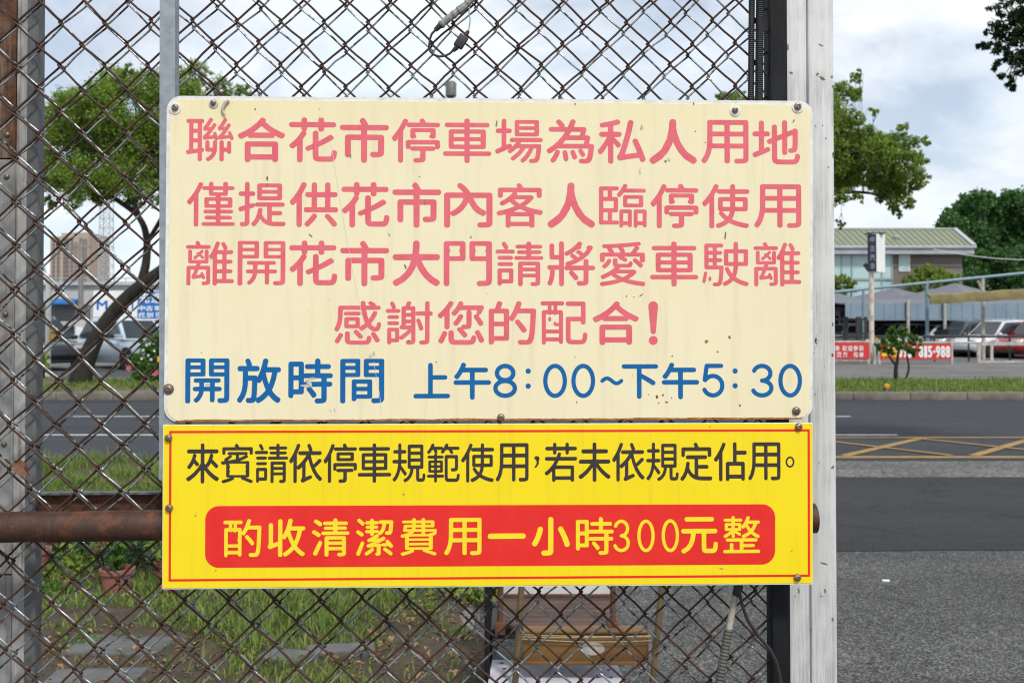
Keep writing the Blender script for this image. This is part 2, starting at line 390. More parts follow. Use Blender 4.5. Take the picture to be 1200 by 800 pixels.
# ------------------------------------------------------------------ lettering: glyph outlines with rounded stroke ends
class Grid:
    def __init__(s, w, h, pad, n):
        s.g = max(w, h) * 1.16 / n; s.x0 = -w / 2 - pad - s.g; s.y0 = -h / 2 - pad - s.g
        s.nx = int((w + 2 * pad) / s.g) + 4; s.ny = int((h + 2 * pad) / s.g) + 4
        s.xs = s.x0 + s.g * np.arange(s.nx); s.ys = s.y0 + s.g * np.arange(s.ny)
    def dist(s, segs, reach):
        """unsigned distance to the segments, exact within reach of them"""
        D = np.full((s.ny, s.nx), reach * 1.5)
        for (ax, ay), (bx, by) in segs.tolist():
            i0 = max(0, int((min(ax, bx) - reach - s.x0) / s.g)); i1 = min(s.nx, int((max(ax, bx) + reach - s.x0) / s.g) + 2)
            j0 = max(0, int((min(ay, by) - reach - s.y0) / s.g)); j1 = min(s.ny, int((max(ay, by) + reach - s.y0) / s.g) + 2)
            dx, dy = bx - ax, by - ay; l2 = dx * dx + dy * dy + 1e-12
            X = s.xs[None, i0:i1] - ax; Y = s.ys[j0:j1, None] - ay
            t = np.clip((X * dx + Y * dy) / l2, 0, 1)
            q = np.hypot(X - t * dx, Y - t * dy); v = D[j0:j1, i0:i1]; np.minimum(v, q, out=v)
        return D
    def inside(s, segs):
        c = np.zeros((s.ny, s.nx + 1), int)
        for (ax, ay), (bx, by) in segs.tolist():
            if ay == by: continue
            lo, hi = min(ay, by), max(ay, by)
            j = np.arange(max(0, math.ceil((lo - s.y0) / s.g)), min(s.ny, math.ceil((hi - s.y0) / s.g)))
            if len(j) == 0: continue
            xi = ax + (s.ys[j] - ay) * (bx - ax) / (by - ay)
            c[j, np.clip(np.ceil((xi - s.x0) / s.g).astype(int), 0, s.nx)] += 1
        return np.cumsum(c, 1)[:, :-1] % 2 == 1
    def contours(s, Fd):
        """marching squares round the region Fd < 0: closed loops (n, 2)"""
        q = Fd < 0
        code = (q[:-1, :-1] * 1 + q[:-1, 1:] * 2 + q[1:, 1:] * 4 + q[1:, :-1] * 8)
        T = {1: [(3, 0)], 2: [(0, 1)], 3: [(3, 1)], 4: [(1, 2)], 5: [(3, 0), (1, 2)], 6: [(0, 2)], 7: [(3, 2)], 8: [(2, 3)], 9: [(2, 0)], 10: [(0, 1), (2, 3)], 11: [(2, 1)], 12: [(1, 3)], 13: [(1, 0)], 14: [(0, 3)]}
        adj = {}
        def ek(j, i, e): return [(j, i, 0), (j, i + 1, 1), (j + 1, i, 0), (j, i, 1)][e]
        for j, i in zip(*(a.tolist() for a in np.nonzero((code > 0) & (code < 15)))):
            for e0, e1 in T[int(code[j, i])]:
                a, b = ek(j, i, e0), ek(j, i, e1)
                adj.setdefault(a, []).append(b); adj.setdefault(b, []).append(a)
        def pt(k):
            j, i, o = k; a = Fd[j, i]
            if o == 0: return (s.xs[i] + a / (a - Fd[j, i + 1]) * s.g, s.ys[j])
            return (s.xs[i], s.ys[j] + a / (a - Fd[j + 1, i]) * s.g)
        loops = []; seen = set()
        for k in adj:
            if k in seen: continue
            lp = [k]; seen.add(k); cur = k
            while True:
                nx_ = [z for z in adj[cur] if z not in seen]
                if not nx_: break
                cur = nx_[0]; seen.add(cur); lp.append(cur)
            if len(lp) > 5: loops.append(thin(np.array([pt(z) for z in lp]), s.g * .1))
        return loops
def segs_of(loops): return np.concatenate([np.stack([l, np.roll(l, -1, 0)], 1) for l in loops])
def thin(l, tol):
    """drop points that lie within tol of a straight run"""
    keep = [0]; n = len(l); i = 0
    while i < n - 1:
        j = i + 1
        while j + 1 < n and j - i < 24:
            a = l[i]; d = l[j + 1] - a; ln = math.hypot(d[0], d[1]) + 1e-12; m = l[i + 1:j + 1] - a
            if np.abs(m[:, 0] * d[1] - m[:, 1] * d[0]).max() / ln > tol: break
            j += 1
        keep.append(j); i = j
    return l[keep]
_fc = bpy.data.curves.new('glyph_source', 'FONT'); _fo = bpy.data.objects.new('glyph_source', _fc); col.objects.link(_fo)
_fc.resolution_u = 4
_raw = {}
def raw_glyph(ch):
    if ch not in _raw:
        _fc.body = ch; bpy.context.view_layer.update()
        me = bpy.data.meshes.new_from_object(_fo.evaluated_get(bpy.context.evaluated_depsgraph_get()))
        cnt = {}
        for p in me.polygons:
            for k in p.edge_keys: cnt[k] = cnt.get(k, 0) + 1
        co = [(q.co.x, q.co.y) for q in me.vertices]
        _raw[ch] = (np.array([[co[a], co[b]] for (a, b), n in cnt.items() if n == 1]), sum(p.area for p in me.polygons))
        bpy.data.meshes.remove(me)
    return _raw[ch]
# lettering styles: box width, box height, widest stroke, narrowest stroke (in photo pixels), grid size
STYLE = {'pink': (56, 52, 7.2, 4.8, 104), 'blue': (51, 52, 7.0, 5.4, 104), 'blues': (43, 41.5, 5, 5, 90), 'black': (39, 46, 4.7, 3.6, 100), 'red': (44, 43.5, 5.6, 4.0, 100), 'bg': (60, 60, 9.5, 5.2, 70)}
_gc = {}
def char(style, ch, w, h):
    """outline loops of one character, scaled to a w x h box centred on 0"""
    if (style, ch) not in _gc: _gc[style, ch] = latin(ch) if style in ('num', 'lat') else glyph(ch, *STYLE[style])
    return [l * np.array([w, h]) for l in _gc[style, ch]]
def glyph(ch, w, h, smax, smin, n):
    """the default face's outline, eroded and grown again so that its strokes get the sign writer's round ends"""
    segs, area = raw_glyph(ch); segs = segs.copy()
    lo = segs.reshape(-1, 2).min(0); hi = segs.reshape(-1, 2).max(0)
    k = min(1, max(0, (area - .16) / .21)); st = smax + (smin - smax) * k
    if ch == '一': s = np.array([w / .96, h / .96]); c = np.array([.5, .38])
    else: s = np.array([(w - .2 * st) / (hi[0] - lo[0]), (h - .2 * st) / (hi[1] - lo[1])]); c = (lo + hi) / 2
    segs = (segs - c) * s
    ot = .066 * (s[0] + s[1]) / 2; e = ot * (.43 - .15 * k); D = (st - ot) / 2 + e
    G = Grid(w, h, D * 1.6, n)
    d = G.dist(segs, max(e, D) * 1.6 + 2 * G.g); d = np.where(G.inside(segs), -d, d) + e + 1e-9
    s1 = segs_of(G.contours(d)); d1 = G.dist(s1, D * 1.5 + 2 * G.g)
    return [l / np.array([w, h]) for l in G.contours(np.where(d < 0, -d1, d1) - D + 1e-9)]
def latin(ch, D=4.0):
    w, h = {'M': (110, 100), 'i': (18, 100), 'l': (18, 100), '-': (38, 18)}.get(ch, (38, 100))
    segs, _ = raw_glyph(ch); segs = segs.copy(); lo = segs.reshape(-1, 2).min(0); hi = segs.reshape(-1, 2).max(0)
    segs = (segs - (lo + hi) / 2) * (np.array([w, h]) - 2 * D) / (hi - lo); G = Grid(w, h, D, 90)
    d = G.dist(segs, D * 2.5); d = np.where(G.inside(segs), -d, d) - D + 1e-9
    return [l / np.array([w, h]) for l in G.contours(d)]
def arc(cx, cy, rx, ry, a0, a1, n=22): return [(cx + rx * math.cos(R(a0 + (a1 - a0) * i / n)), cy + ry * math.sin(R(a0 + (a1 - a0) * i / n))) for i in range(n + 1)]
SK = {  # stroke skeletons in a unit box (-.5 .. .5)
    '0': [arc(0, 0, .5, .5, 0, 360, 48)],
    '8': [arc(0, .26, .42, .24, 0, 360, 40), arc(0, -.25, .5, .25, 0, 360, 40)],
    '3': [arc(-.02, .25, .45, .25, 160, -90, 30), arc(-.02, -.25, .5, .25, 90, -160, 30)],
    '5': [[(.42, .5), (-.32, .5), (-.42, .03)], arc(-.0, -.17, .48, .33, 145, -155, 30)],
    ':': [[(0, .28), (0, .281)], [(0, -.18), (0, -.181)]],
    '~': [[(-.5 + i / 24, .26 * math.sin(2 * math.pi * i / 24)) for i in range(25)]],
    '。': [arc(0, 0, .5, .5, 0, 360, 36)],
}
def skeleton(ch, w, h, st):
    pol = [np.array(p) * np.array([w - st, h - st]) for p in SK[ch]]
    segs = np.concatenate([np.stack([p[:-1], p[1:]], 1) for p in pol]); r = st / 2 * (1.35 if ch == ':' else 1)
    G = Grid(w, h, st, 80)
    return G.contours(G.dist(segs, r * 2) - r + 1e-9)
def shape_mesh(loops, ext):
    """filled, thin solid from closed loops with holes: in the x-y plane"""
    cu = bpy.data.curves.new('outline', 'CURVE'); cu.dimensions = '2D'; cu.fill_mode = 'BOTH'; cu.extrude = ext / 2
    for l in loops:
        sp = cu.splines.new('POLY'); sp.points.add(len(l) - 1)
        sp.points.foreach_set('co', np.column_stack([l, np.zeros(len(l)), np.ones(len(l))]).astype(np.float32).ravel()); sp.use_cyclic_u = True
    o = bpy.data.objects.new('outline', cu); col.objects.link(o); bpy.context.view_layer.update()
    dg = bpy.context.evaluated_depsgraph_get(); me = bpy.data.meshes.new_from_object(o.evaluated_get(dg))
    bpy.data.objects.remove(o); bpy.data.curves.remove(cu); me.materials.clear(); return me
def lettering(loops, y, mat, parent, M_, ext=.0003, name='lettering', label=None):
    """loops given as (x, z) in frame M_, lying at depth y"""
    me = shape_mesh(loops, ext)
    Mp = MW[parent.name]; T = Mp.inverted() @ M_ @ Matrix.Translation((0, y, 0)) @ Matrix.Rotation(math.pi / 2, 4, 'X')
    me.transform(T); o = link(me, name, mat, parent, Mp, 0)
    if label: o['label'] = label
    return o
def line_loops(items, y, style):
    """items: (char, u centre, v top, v bottom, width px, stroke px of the drawn numerals, unused) on the fence plane at depth y"""
    out = []
    for ch, u, v0, v1, wp, s1, s0 in items:
        a = fp(u - wp / 2, v0, y); b = fp(u + wp / 2, v1, y); c = fp(u, (v0 + v1) / 2, y)
        w = b.x - a.x; h = a.z - b.z; px = w / wp
        ls = skeleton(ch, w, h, s1 * px) if ch in SK else char(style, ch, w, h)
        out += [l + np.array([c.x, c.z]) for l in ls]
    return out
def row(text, uL, uR, tL, bL, tR, bR, wp, s1, s0, over={}):
    n = len(text); r = []
    for i, ch in enumerate(text):
        t = i / (n - 1); o = over.get(i, {})
        r.append((ch, uL + (uR - uL) * t, tL + (tR - tL) * t + o.get('dv0', 0), bL + (bR - bL) * t + o.get('dv1', 0), o.get('w', wp), s1, s0))
    return r
# ------------------------------------------------------------------ the ground, road and kerbs
def sheet(name, x0, x1, y0, y1, z, mat, kind='structure', jag=None):
    m = MB()
    if jag:
        n = 90; e = [random.gauss(0, jag) for _ in range(2 * n + 2)]
        a = [(x0 + (x1 - x0) * i / n, y0 + e[i], z) for i in range(n + 1)]; b = [(x0 + (x1 - x0) * i / n, y1 + e[n + 1 + i], z) for i in range(n + 1)]
        m.add(a + b, [(i, i + 1, n + 2 + i, n + 1 + i) for i in range(n)])
    else: m.add([(x0, y0, z), (x1, y0, z), (x1, y1, z), (x0, y1, z)], [(0, 1, 2, 3)])
    return tag(m.build(name, mat, smooth=0), kind=kind)
sheet('ground', -900, 900, -60, 1600, 0, M['lot'])
sheet('driveway', -.2, 40, -8, 7.3, .004, M['asphalt_coarse'])
sheet('asphalt_patch', .4, 40, 7.25, 10.72, .008, M['asphalt_patch'], jag=.022)
sheet('gutter_strip', -60, 60, 10.68, 12.05, .004, M['gutter'])
sheet('road', -150, 150, 12.02, 21.62, .008, M['asphalt_road'])
mk = MB()
def stripe(x0, y0, x1, y1, w, z=.012):
    d = Vector((x1 - x0, y1 - y0, 0)).normalized(); p = Vector((-d.y, d.x, 0)) * w / 2; a = Vector((x0, y0, z)); b = Vector((x1, y1, z))
    mk.add([a - p, b - p, b + p, a + p], [(0, 1, 2, 3)])
stripe(-40, 14.78, 5.55, 14.78, .13)
for x in (-27.6, -17.6, -7.6, 1.75): stripe(x, 17.75, x + 4.1, 17.75, .12)
tag(mk.build('lane_marking', M['paint_white'], smooth=0), kind='structure')
mk = MB()
stripe(3.3, 14.45, 30, 14.45, .14); stripe(3.3, 12.32, 30, 12.32, .17, .012)
for i in range(14):
    x = 3.3 + 1.56 * i
    stripe(x + .72, 12.42, x + 2.45, 14.36, .13, .016); stripe(x + .72 + 1.3, 12.42, x + .72, 14.36, .10, .020)
tag(mk.build('box_junction_marking', M['paint_yellow'], smooth=0), kind='structure')
kb = MB()
for i in range(70):
    x = -42 + i * 1.2
    kb.box((x, 21.6, 0), (x + 1.188, 21.82, .17 + random.uniform(-.006, .006)), .012)
tag(kb.build('kerb', M['kerb']), kind='structure')
vg = MB(); vg.box((-120, 21.8, 0.0), (120, 27.3, .145)); tag(vg.build('verge', M['verge_soil'], smooth=0), kind='structure')
lt = MB(); lt.box((-500, 27.3, 0.0), (500, 320, .13)); tag(lt.build('lot_pavement', M['lot'], smooth=0), kind='structure')
so = MB(); nx = 120; ny = 80
def soil_edge(y): return -.12 + .10 * math.sin(y * 1.9) + .07 * math.sin(y * 5.3)
def soil_h(x, y): return .012 + .016 * (math.sin(x * 2.3 + y * 1.1) + math.sin(x * .9 - y * 2.7) + 2)
pts = []
for j in range(ny + 1):
    y = 3.2 + (11.75 - 3.2) * j / ny
    for i in range(nx + 1):
        x = -14 + (soil_edge(y) + 14) * i / nx
        pts.append((x, y, soil_h(x, y) if i < nx else .006))
so.add(pts, [(j * (nx + 1) + i, j * (nx + 1) + i + 1, (j + 1) * (nx + 1) + i + 1, (j + 1) * (nx + 1) + i) for j in range(ny) for i in range(nx)])
tag(so.build('soil', M['soil'], smooth=60), kind='structure')

# grass: many blades, nobody could count them
def blades(name, X, Y, Z, H, mat, W=.008, lean=.5):
    n = len(X); az = rng.uniform(0, 2 * np.pi, n); ln = rng.uniform(.1, lean, n) * H
    w = W * rng.uniform(.6, 1.4, n); px, py = np.cos(az), np.sin(az); sx, sy = -py, px
    V = np.zeros((n, 5, 3))
    V[:, 0] = np.stack([X - sx * w / 2, Y - sy * w / 2, Z], 1); V[:, 1] = np.stack([X + sx * w / 2, Y + sy * w / 2, Z], 1)
    mx, my, mz = X + px * ln * .35, Y + py * ln * .35, Z + H * .6
    V[:, 2] = np.stack([mx + sx * w * .4, my + sy * w * .4, mz], 1); V[:, 3] = np.stack([mx - sx * w * .4, my - sy * w * .4, mz], 1)
    V[:, 4] = np.stack([X + px * ln, Y + py * ln, Z + H * .95], 1)
    b = np.arange(n) * 5
    Fq = np.concatenate([np.stack([b, b + 1, b + 2], 1), np.stack([b, b + 2, b + 3], 1), np.stack([b + 3, b + 2, b + 4], 1)])
    o = npmesh(name, V.reshape(-1, 3), Fq, mat); return tag(o, kind='stuff')
def patchy(X, Y, sc=1.0, thr=0.0):
    v = np.sin(X * 2.1 * sc + 1.3) * np.cos(Y * 1.7 * sc + .4) + .6 * np.sin(X * 5.1 * sc - Y * 3.3 * sc) + .4 * np.sin(X * 9.7 * sc + Y * 7.9 * sc)
    return v
SLABS = [(gnd(112, 737), .24, .15, 8), (gnd(142, 768), .23, .14, -6), (gnd(112, 806), .2, .1, 4), (gnd(400, 772), .16, .07, 10), (gnd(335, 780), .12, .08, -15)]
def near_grass():
    n = 340000
    Y = rng.uniform(3.6, 11.7, n); X = rng.uniform(-9.5, 0.2, n)
    ed = -.17 + .10 * np.sin(Y * 1.9) + .07 * np.sin(Y * 5.3)
    keep = X < ed - rng.exponential(.03, n)
    keep &= (np.abs(X) < Y * .62)
    p = patchy(X, Y); keep &= (p + rng.normal(0, .5, n) > -.6)
    # bare leaf litter at the left foreground
    d = np.hypot((X + 2.05) / .75, (Y - 4.7) / .55); keep &= ~((d < 1) & (rng.random(n) < .93))
    d = np.hypot((X + .35) / .38, (Y - 4.75) / .45); keep &= ~((d < 1) & (rng.random(n) < .9))
    for c, a, b_, r_ in SLABS:
        keep &= ~((np.abs(X - c.x) < a * .98) & (np.abs(Y - c.y) < b_ * .9))
    X, Y, p = X[keep], Y[keep], p[keep]
    Z = .012 + .016 * (np.sin(X * 2.3 + Y * 1.1) + np.sin(X * .9 - Y * 2.7) + 2) - .004
    H = np.clip(rng.gamma(3, .0105, len(X)) * (1 + .4 * p), .012, .2) * np.where(Y > 10.3, 1.9, 1.0)
    blades('grass', X, Y, Z, H, M['grass'], .0075, 1.3)
near_grass()
def far_grass():
    n = 60000; Y = rng.uniform(21.85, 27.4, n); X = rng.uniform(-17, 17, n)
    p = patchy(X, Y, .5); right = X > 5
    keep = np.where(right, (p > -1.2) & (Y < 26.9 + .2 * p), p + rng.normal(0, .5, n) > .0)
    X, Y = X[keep], Y[keep]
    blades('grass', X, Y, np.full(len(X), .14), np.clip(rng.gamma(4, .022, len(X)), .03, .2) * np.where(X > 5, .75, .7), M['grass'], .022, .9)
far_grass()
def litter():
    n = 6000; Y = rng.uniform(3.9, 8.5, n); X = rng.uniform(-4.6, .1, n)
    keep = (np.abs(X) < Y * .6) & ((patchy(X, Y) < -.1) | (np.hypot((X + 2.0) / .9, (Y - 4.75) / .7) < 1) | (np.hypot((X + .35) / .5, (Y - 4.75) / .5) < 1)) & (X < -.1)
    for c, a, b_, r_ in SLABS: keep &= ~((np.abs(X - c.x) < a) & (np.abs(Y - c.y) < b_) & (rng.random(n) < .85))
    X, Y = X[keep], Y[keep]; n = len(X)
    Z = .045 + rng.uniform(0, .03, n); L = rng.uniform(.008, .024, n); az = rng.uniform(0, 6.28, n); W = L * rng.uniform(.35, .6, n)
    cx, cy = np.cos(az), np.sin(az); V = np.zeros((n, 4, 3)); t = rng.uniform(-.5, .5, n)
    V[:, 0] = np.stack([X - cx * L, Y - cy * L, Z + t * L], 1); V[:, 1] = np.stack([X - cy * W, Y + cx * W, Z + .01], 1)
    V[:, 2] = np.stack([X + cx * L, Y + cy * L, Z - t * L], 1); V[:, 3] = np.stack([X + cy * W, Y - cx * W, Z + .008], 1)
    b = np.arange(n) * 4; Fq = np.concatenate([np.stack([b, b + 1, b + 2], 1), np.stack([b, b + 2, b + 3], 1)])
    tag(npmesh('fallen_leaves', V.reshape(-1, 3), Fq, M['dry_leaf']), kind='stuff')
litter()
SL_LAB = ['grey concrete paving slab half sunk in the grass, farthest from the fence at the left', 'grey concrete paving slab in the middle of the row of three at the left', 'grey concrete paving slab nearest the fence at the lower left', 'small grey paving slab in the grass beside the hand cart', 'broken grey paving piece among leaves in the middle of the grass']
for (c, a, b_, r_), lab in zip(SLABS, SL_LAB):
    m = MB(); m.box((c.x - a, c.y - b_, .0), (c.x + a, c.y + b_, .058), .008, Matrix.Rotation(R(r_), 3, 'Z'))
    tag(m.build('paving_slab', M['slab']), lab, 'paving slab', 'concrete slabs sunk in the grass')

# ------------------------------------------------------------------ chain link fences
def lattice(P0, U1, n1, V1, n2, y):
    a = fp(*P0, y); b = fp(*U1, y); c = fp(*V1, y)
    return a, (b - a) / n1, (c - a) / n2
def chain_link(parent, P, ex, ez, i0, i1, j0, j1, r, mat, amp=.006, jit=.0016, seed=3):
    """wires zigzag downward; each hooks round its neighbours at the knots"""
    q = random.Random(seed); m = MB(FM)
    hook = r * 1.15
    exn = ex.normalized()
    jx = {}
    def kj(i, j2):
        k = (i, j2)
        if k not in jx: w_ = Vector((math.sin(j2 * .31 + i * .11 + seed), 0, math.sin(i * .23 - j2 * .13 + seed * 2))) * .0022; jx[k] = w_ + Vector((q.gauss(0, jit), q.gauss(0, amp * .12), q.gauss(0, jit)))
        return jx[k]
    dz = ez.normalized()
    def knot(c2, j2): return P + ex * (c2 / 2) + ez * (j2 / 2) + kj(c2, j2)
    for k in range(2 * i0, i1):                      # wire k runs between half columns k and k + 1
        pts = []
        for j2 in range(j0 * 2, j1 * 2 + 1):
            left = (j2 + k) % 2 == 0
            base = knot(k if left else k + 1, j2); nxt = knot(k + 1 if left else k, j2 + 1)
            s = -1 if left else 1; dep = -1 if left else 1   # one strand in front, the next behind
            e = base + exn * (hook * s); e2 = nxt - exn * (hook * s); o = Vector((0, dep * amp, 0))
            pts += [e, e.lerp(e2, .05) - exn * (-s * r * .3) + o * .6, e.lerp(e2, .14) + o * .9, e.lerp(e2, .5) + o * .8 + dz * q.gauss(0, jit * .5),
                    e.lerp(e2, .86) + o * .9, e.lerp(e2, .95) + exn * (-s * r * .3) + o * .6]
        m.tube(pts, r, 7, False)
    return m.build('wire_mesh', mat, parent, smooth=60)
base = fp(450, 900); 
fence = thing('chain_link_fence', 'rusty brown chain link fence in front, with a thick rusted pipe rail behind the signs', 'fence', FM, (-.2, 0, 0))
P, ex, ez = lattice((19, 25), (884, 26), 17, (7, 760), 14, .004)
chain_link(fence, P, ex, ez, -5, 35, -6, 29, .0021, M['wire_rust'], .0065, .0015, 3)
pp = MB(FM); a = fp(-330, 617, -.031); b = fp(955, 607, -.031)
a = fp(-330, 621, -.031); 
# slightly sagging, dented tube
N_ = 40; pts = [a.lerp(b, i / N_) + Vector((0, 0, random.gauss(0, .0004))) for i in range(N_ + 1)]
pp.tube(pts, .0272, 20); pp.build('pipe_rail', M['rust_pipe'], fence)
gp = MB(FM); x0 = fp(190, 300, -.06).x; x1 = fp(208, 300, -.06).x
t0 = fp(199, -300, -.058); t1 = fp(198, 560, -.058); ww = (x1 - x0)
gp.bar(t1, t0, ww, .026, (0, 1, 0)); gp.build('post', M['galv'], fence)

gate = thing('chain_link_gate', 'silvery galvanised chain link gate behind the rusty fence, in a dull grey frame', 'gate', FM, (-.1, .05, 0))
P2, ex2, ez2 = lattice((126, 30), (827, 41), 14, (121, 761), 14, .047)
chain_link(gate, P2, ex2, ez2, -7, 31, -6, 29, .0019, M['wire_galv'], .0065, .0018, 11)
st = MB(FM)
A0 = fp(44.5, -300, .085); A1 = fp(36.5, 1100, .085); w_ = fp(50, 300, .085).x - fp(37.5, 300, .085).x
st.bar(A1, A0, w_, .03, (0, 1, 0)); st.build('stile', M['galv_dull'], gate)
rl = MB(FM); ra = fp(46, 576, .09); rb = fp(930, 570, .09); rz0 = fp(100, 629, .09).z
rl.box((ra.x, .088, rz0), (rb.x, .094, ra.z - .004), 0); rl.build('rail', M['rust'], gate)
rl = MB(FM); rl.box((ra.x, .072, ra.z - .0035), (rb.x, .094, ra.z + .0005), 0); rl.build('rail_flange', M['galv_dull'], gate)

# left post: painted plates with screws and rust
lp = thing('fence_post', 'weathered grey post of two plates with screws, rusted brown at the top left', 'post', FM, (fp(5, 600, .11).x, .11, 0))
def plate(name, u0, u1, v0, v1, y0, y1, mat, bev=.002):
    """leaning plate between photo columns u0,u1 (given at the row v0 and shifted 8 px by the lean)"""
    k = -8 / 800
    q = MB(FM); vv = []
    for y in (y0, y1):
        for (u, v) in ((u0 + k * v0, v0), (u1 + k * v0, v0), (u1 + k * v1, v1), (u0 + k * v1, v1)):
            p_ = fp(u, v, y0); vv.append((p_.x, y, p_.z))
    q.add(vv, [(0, 1, 2, 3), (7, 6, 5, 4), (0, 4, 5, 1), (1, 5, 6, 2), (2, 6, 7, 3), (3, 7, 4, 0)])
    return q.build(name, mat, lp, smooth=0)
plate('face_plate', -70, 19.6, -300, 185, .098, .104, M['rust_plate'])
plate('face_plate', -70, 20.4, 187, 672, .098, .104, M['post_grey'])
plate('face_plate', -70, 20.4, 674, 1150, .098, .104, M['post_grey'])
plate('edge_board', 21.2, 39.5, -300, 1150, .101, .14, M['post_streaked'])
plate('core', -68, 38, -300, 1150, .1415, .19, M['galv_dull'])
sw = None
for v in (158, 207, 368, 520): 
    c = fp(10 - v / 100, v, .098); q = MB(FM)
    q.lathe([(.0055, .0), (.0055, -.0015), (.004, -.0035), (.0015, -.0042)], (c.x, .098, c.z), (0, 1, 0), 14); q.build('screw', M['bolt'], lp)

# right posts
def rpost(nm, u0, u1, y0, y1, mat, lab, bev):
    p_ = thing(nm, lab, 'post', FM, ((fp(u0, 400, y0).x + fp(u1, 400, y0).x) / 2, (y0 + y1) / 2, 0))
    a, b = fp(u0, 400, y0).x, fp(u1, 400, y0).x
    q = MB(FM); q.box((a, y0, 0), (b, y1, 2.9), bev); q.build('shaft', mat, p_)
    q = MB(FM); q.box((a - .004, y0 - .003, 2.9), (b + .004, y1 + .003, 2.912), .003); q.build('cap', mat, p_)
    return p_
rpost('steel_post', 903.5, 925, -.012, .03, M['black_steel'], 'narrow black steel post between the wire mesh and the white posts', .004)
wp1 = rpost('painted_post', 919.5, 947.6, -.001, .049, M['post_white'], 'white painted post with worn paint next to the black steel post', .004)
wp2 = rpost('painted_post', 948.6, 980, -.004, .047, M['post_white'], 'outermost white painted post, right of the signs, with chipped paint', .007)
def join_into(dst, src):
    """wear belongs to the surface it is on: merge src's mesh (same parent frame) into dst as another material"""
    k = len(dst.data.materials); dst.data.materials.append(src.data.materials[0])
    bm = bmesh.new(); bm.from_mesh(dst.data); n = len(bm.faces); bm.from_mesh(src.data); bm.faces.ensure_lookup_table()
    for f in bm.faces[n:]: f.material_index = k
    bm.to_mesh(dst.data); bm.free(); bpy.data.objects.remove(src)
# paint chips, a seam across the inner post
ch = MB(FM)
for (u, v, a_, b_) in ((964, 92, 5, 2), (958, 87, 2, 2), (975, 90, 2, 1.5), (977, 101, 1.5, 1.5), (924, 55, 1.5, 4), (928, 85, 2.5, 1.5), (962, 53, 3, 1), (977, 180, 1.5, 3), (964, 147, 1, 1), (968, 162, 1, 1), (977, 183, 1.2, 2), (971, 196, 1, 1), (979, 240, 1.4, 4), (976, 380, 1.3, 4), (976, 416, 1.6, 2.4), (976, 547, 2, 2), (966, 660, 5, 1), (976, 725, 1.5, 3), (955, 462, 1, 1)):
    c = fp(u, v, -.0045); px = .00156; k = random.uniform(-.4, .4)
    n = 9; poly = []
    for i in range(n):
        t = 2 * math.pi * i / n; rr = random.uniform(.55, 1.1)
        poly.append((c.x + px * (a_ * rr * math.cos(t)), -.0046 if u > 948 else -.0016, c.z + px * (b_ * rr * math.sin(t) + k * a_ * math.cos(t))))
    ch.prism(poly, (0, .0012, 0))
join_into([o for o in wp2.children if o.name.startswith('shaft')][0], ch.build('paint_chips', M['chip'], wp2, smooth=0))

# ------------------------------------------------------------------ the two signs
def rrect(x0, x1, z0, z1, r, n=8, jit=0):
    l = []
    for cx, cz, a0 in ((x1 - r, z1 - r, 0), (x0 + r, z1 - r, 90), (x0 + r, z0 + r, 180), (x1 - r, z0 + r, 270)):
        l += [(cx + r * math.cos(R(a0 + 90 * i / n)), cz + r * math.sin(R(a0 + 90 * i / n))) for i in range(n + 1)]
    l = np.array(l)
    if jit:
        o = []
        for a, b in zip(l, np.roll(l, -1, 0)):
            d = np.hypot(*(b - a)); k = max(1, int(d / .004))
            for i in range(k): o.append(a + (b - a) * i / k + np.array([random.gauss(0, jit), random.gauss(0, jit)]))
        l = np.array(o)
    return l
def quad_warp(l, q):
    """unit square -> the sign's four corners (x, z)"""
    (ax, az), (bx, bz), (cx, cz), (dx, dz) = q   # TL TR BR BL
    s, t = l[:, 0:1], l[:, 1:2]
    T = np.array([[ax, az]]) * (1 - s) + np.array([[bx, bz]]) * s; B = np.array([[dx, dz]]) * (1 - s) + np.array([[cx, cz]]) * s
    return B * (1 - t) + T * t
def sign_loop(corners, y, inset, r, jit=0):
    q = [(fp(u, v, y).x, fp(u, v, y).z) for u, v in corners]
    W = (q[1][0] - q[0][0] + q[2][0] - q[3][0]) / 2; H = (q[0][1] - q[3][1] + q[1][1] - q[2][1]) / 2
    l0, r0, t0_, b0 = inset
    l = rrect(l0, W - r0, b0, H - t0_, r, 8, jit)
    return quad_warp(l / np.array([W, H]), q)
def bolt(u, v, y, parent, r=.0062, washer=0, mat='bolt', wm='rim_white'):
    c = fp(u, v, y); q = MB(FM)
    q.lathe([(r, .0), (r, -.003), (r * .8, -.0052), (r * .45, -.0062), (r * .4, -.0046), (.0008, -.0046)], (c.x, y, c.z), (0, 1, 0), 6 if washer < 0 else 16)
    b = q.build('bolt', M[mat], parent, smooth=35)
    if washer > 0:
        q = MB(FM); n = 18; l = []
        q.lathe([(washer, 0), (washer, -.0012), (washer * .8, -.0016), (r * .7, -.0016)], (c.x + random.uniform(-.001, .001), y, c.z - .001), (0, 1, 0), 20)
        w = q.build('washer', M[wm], b)
    return b
YS = -.0745
s1 = thing('notice_sign', 'cream metal notice sign with rounded corners, pink and blue lettering, above the yellow sign', 'sign', FM, (fp(573, 494, YS).x, YS, fp(573, 494, YS).z))
C1 = [(195.5, 112.3), (952.8, 118.6), (952.3, 491), (192, 494.3)]
lettering([sign_loop(C1, YS, (0, 0, 0, 0), .026)], YS + .001, M['rim_white'], s1, FM, .002, 'backing')
le = MB(FM)
na, nb = fp(206, 492.6, YS), fp(940, 489.4, YS)
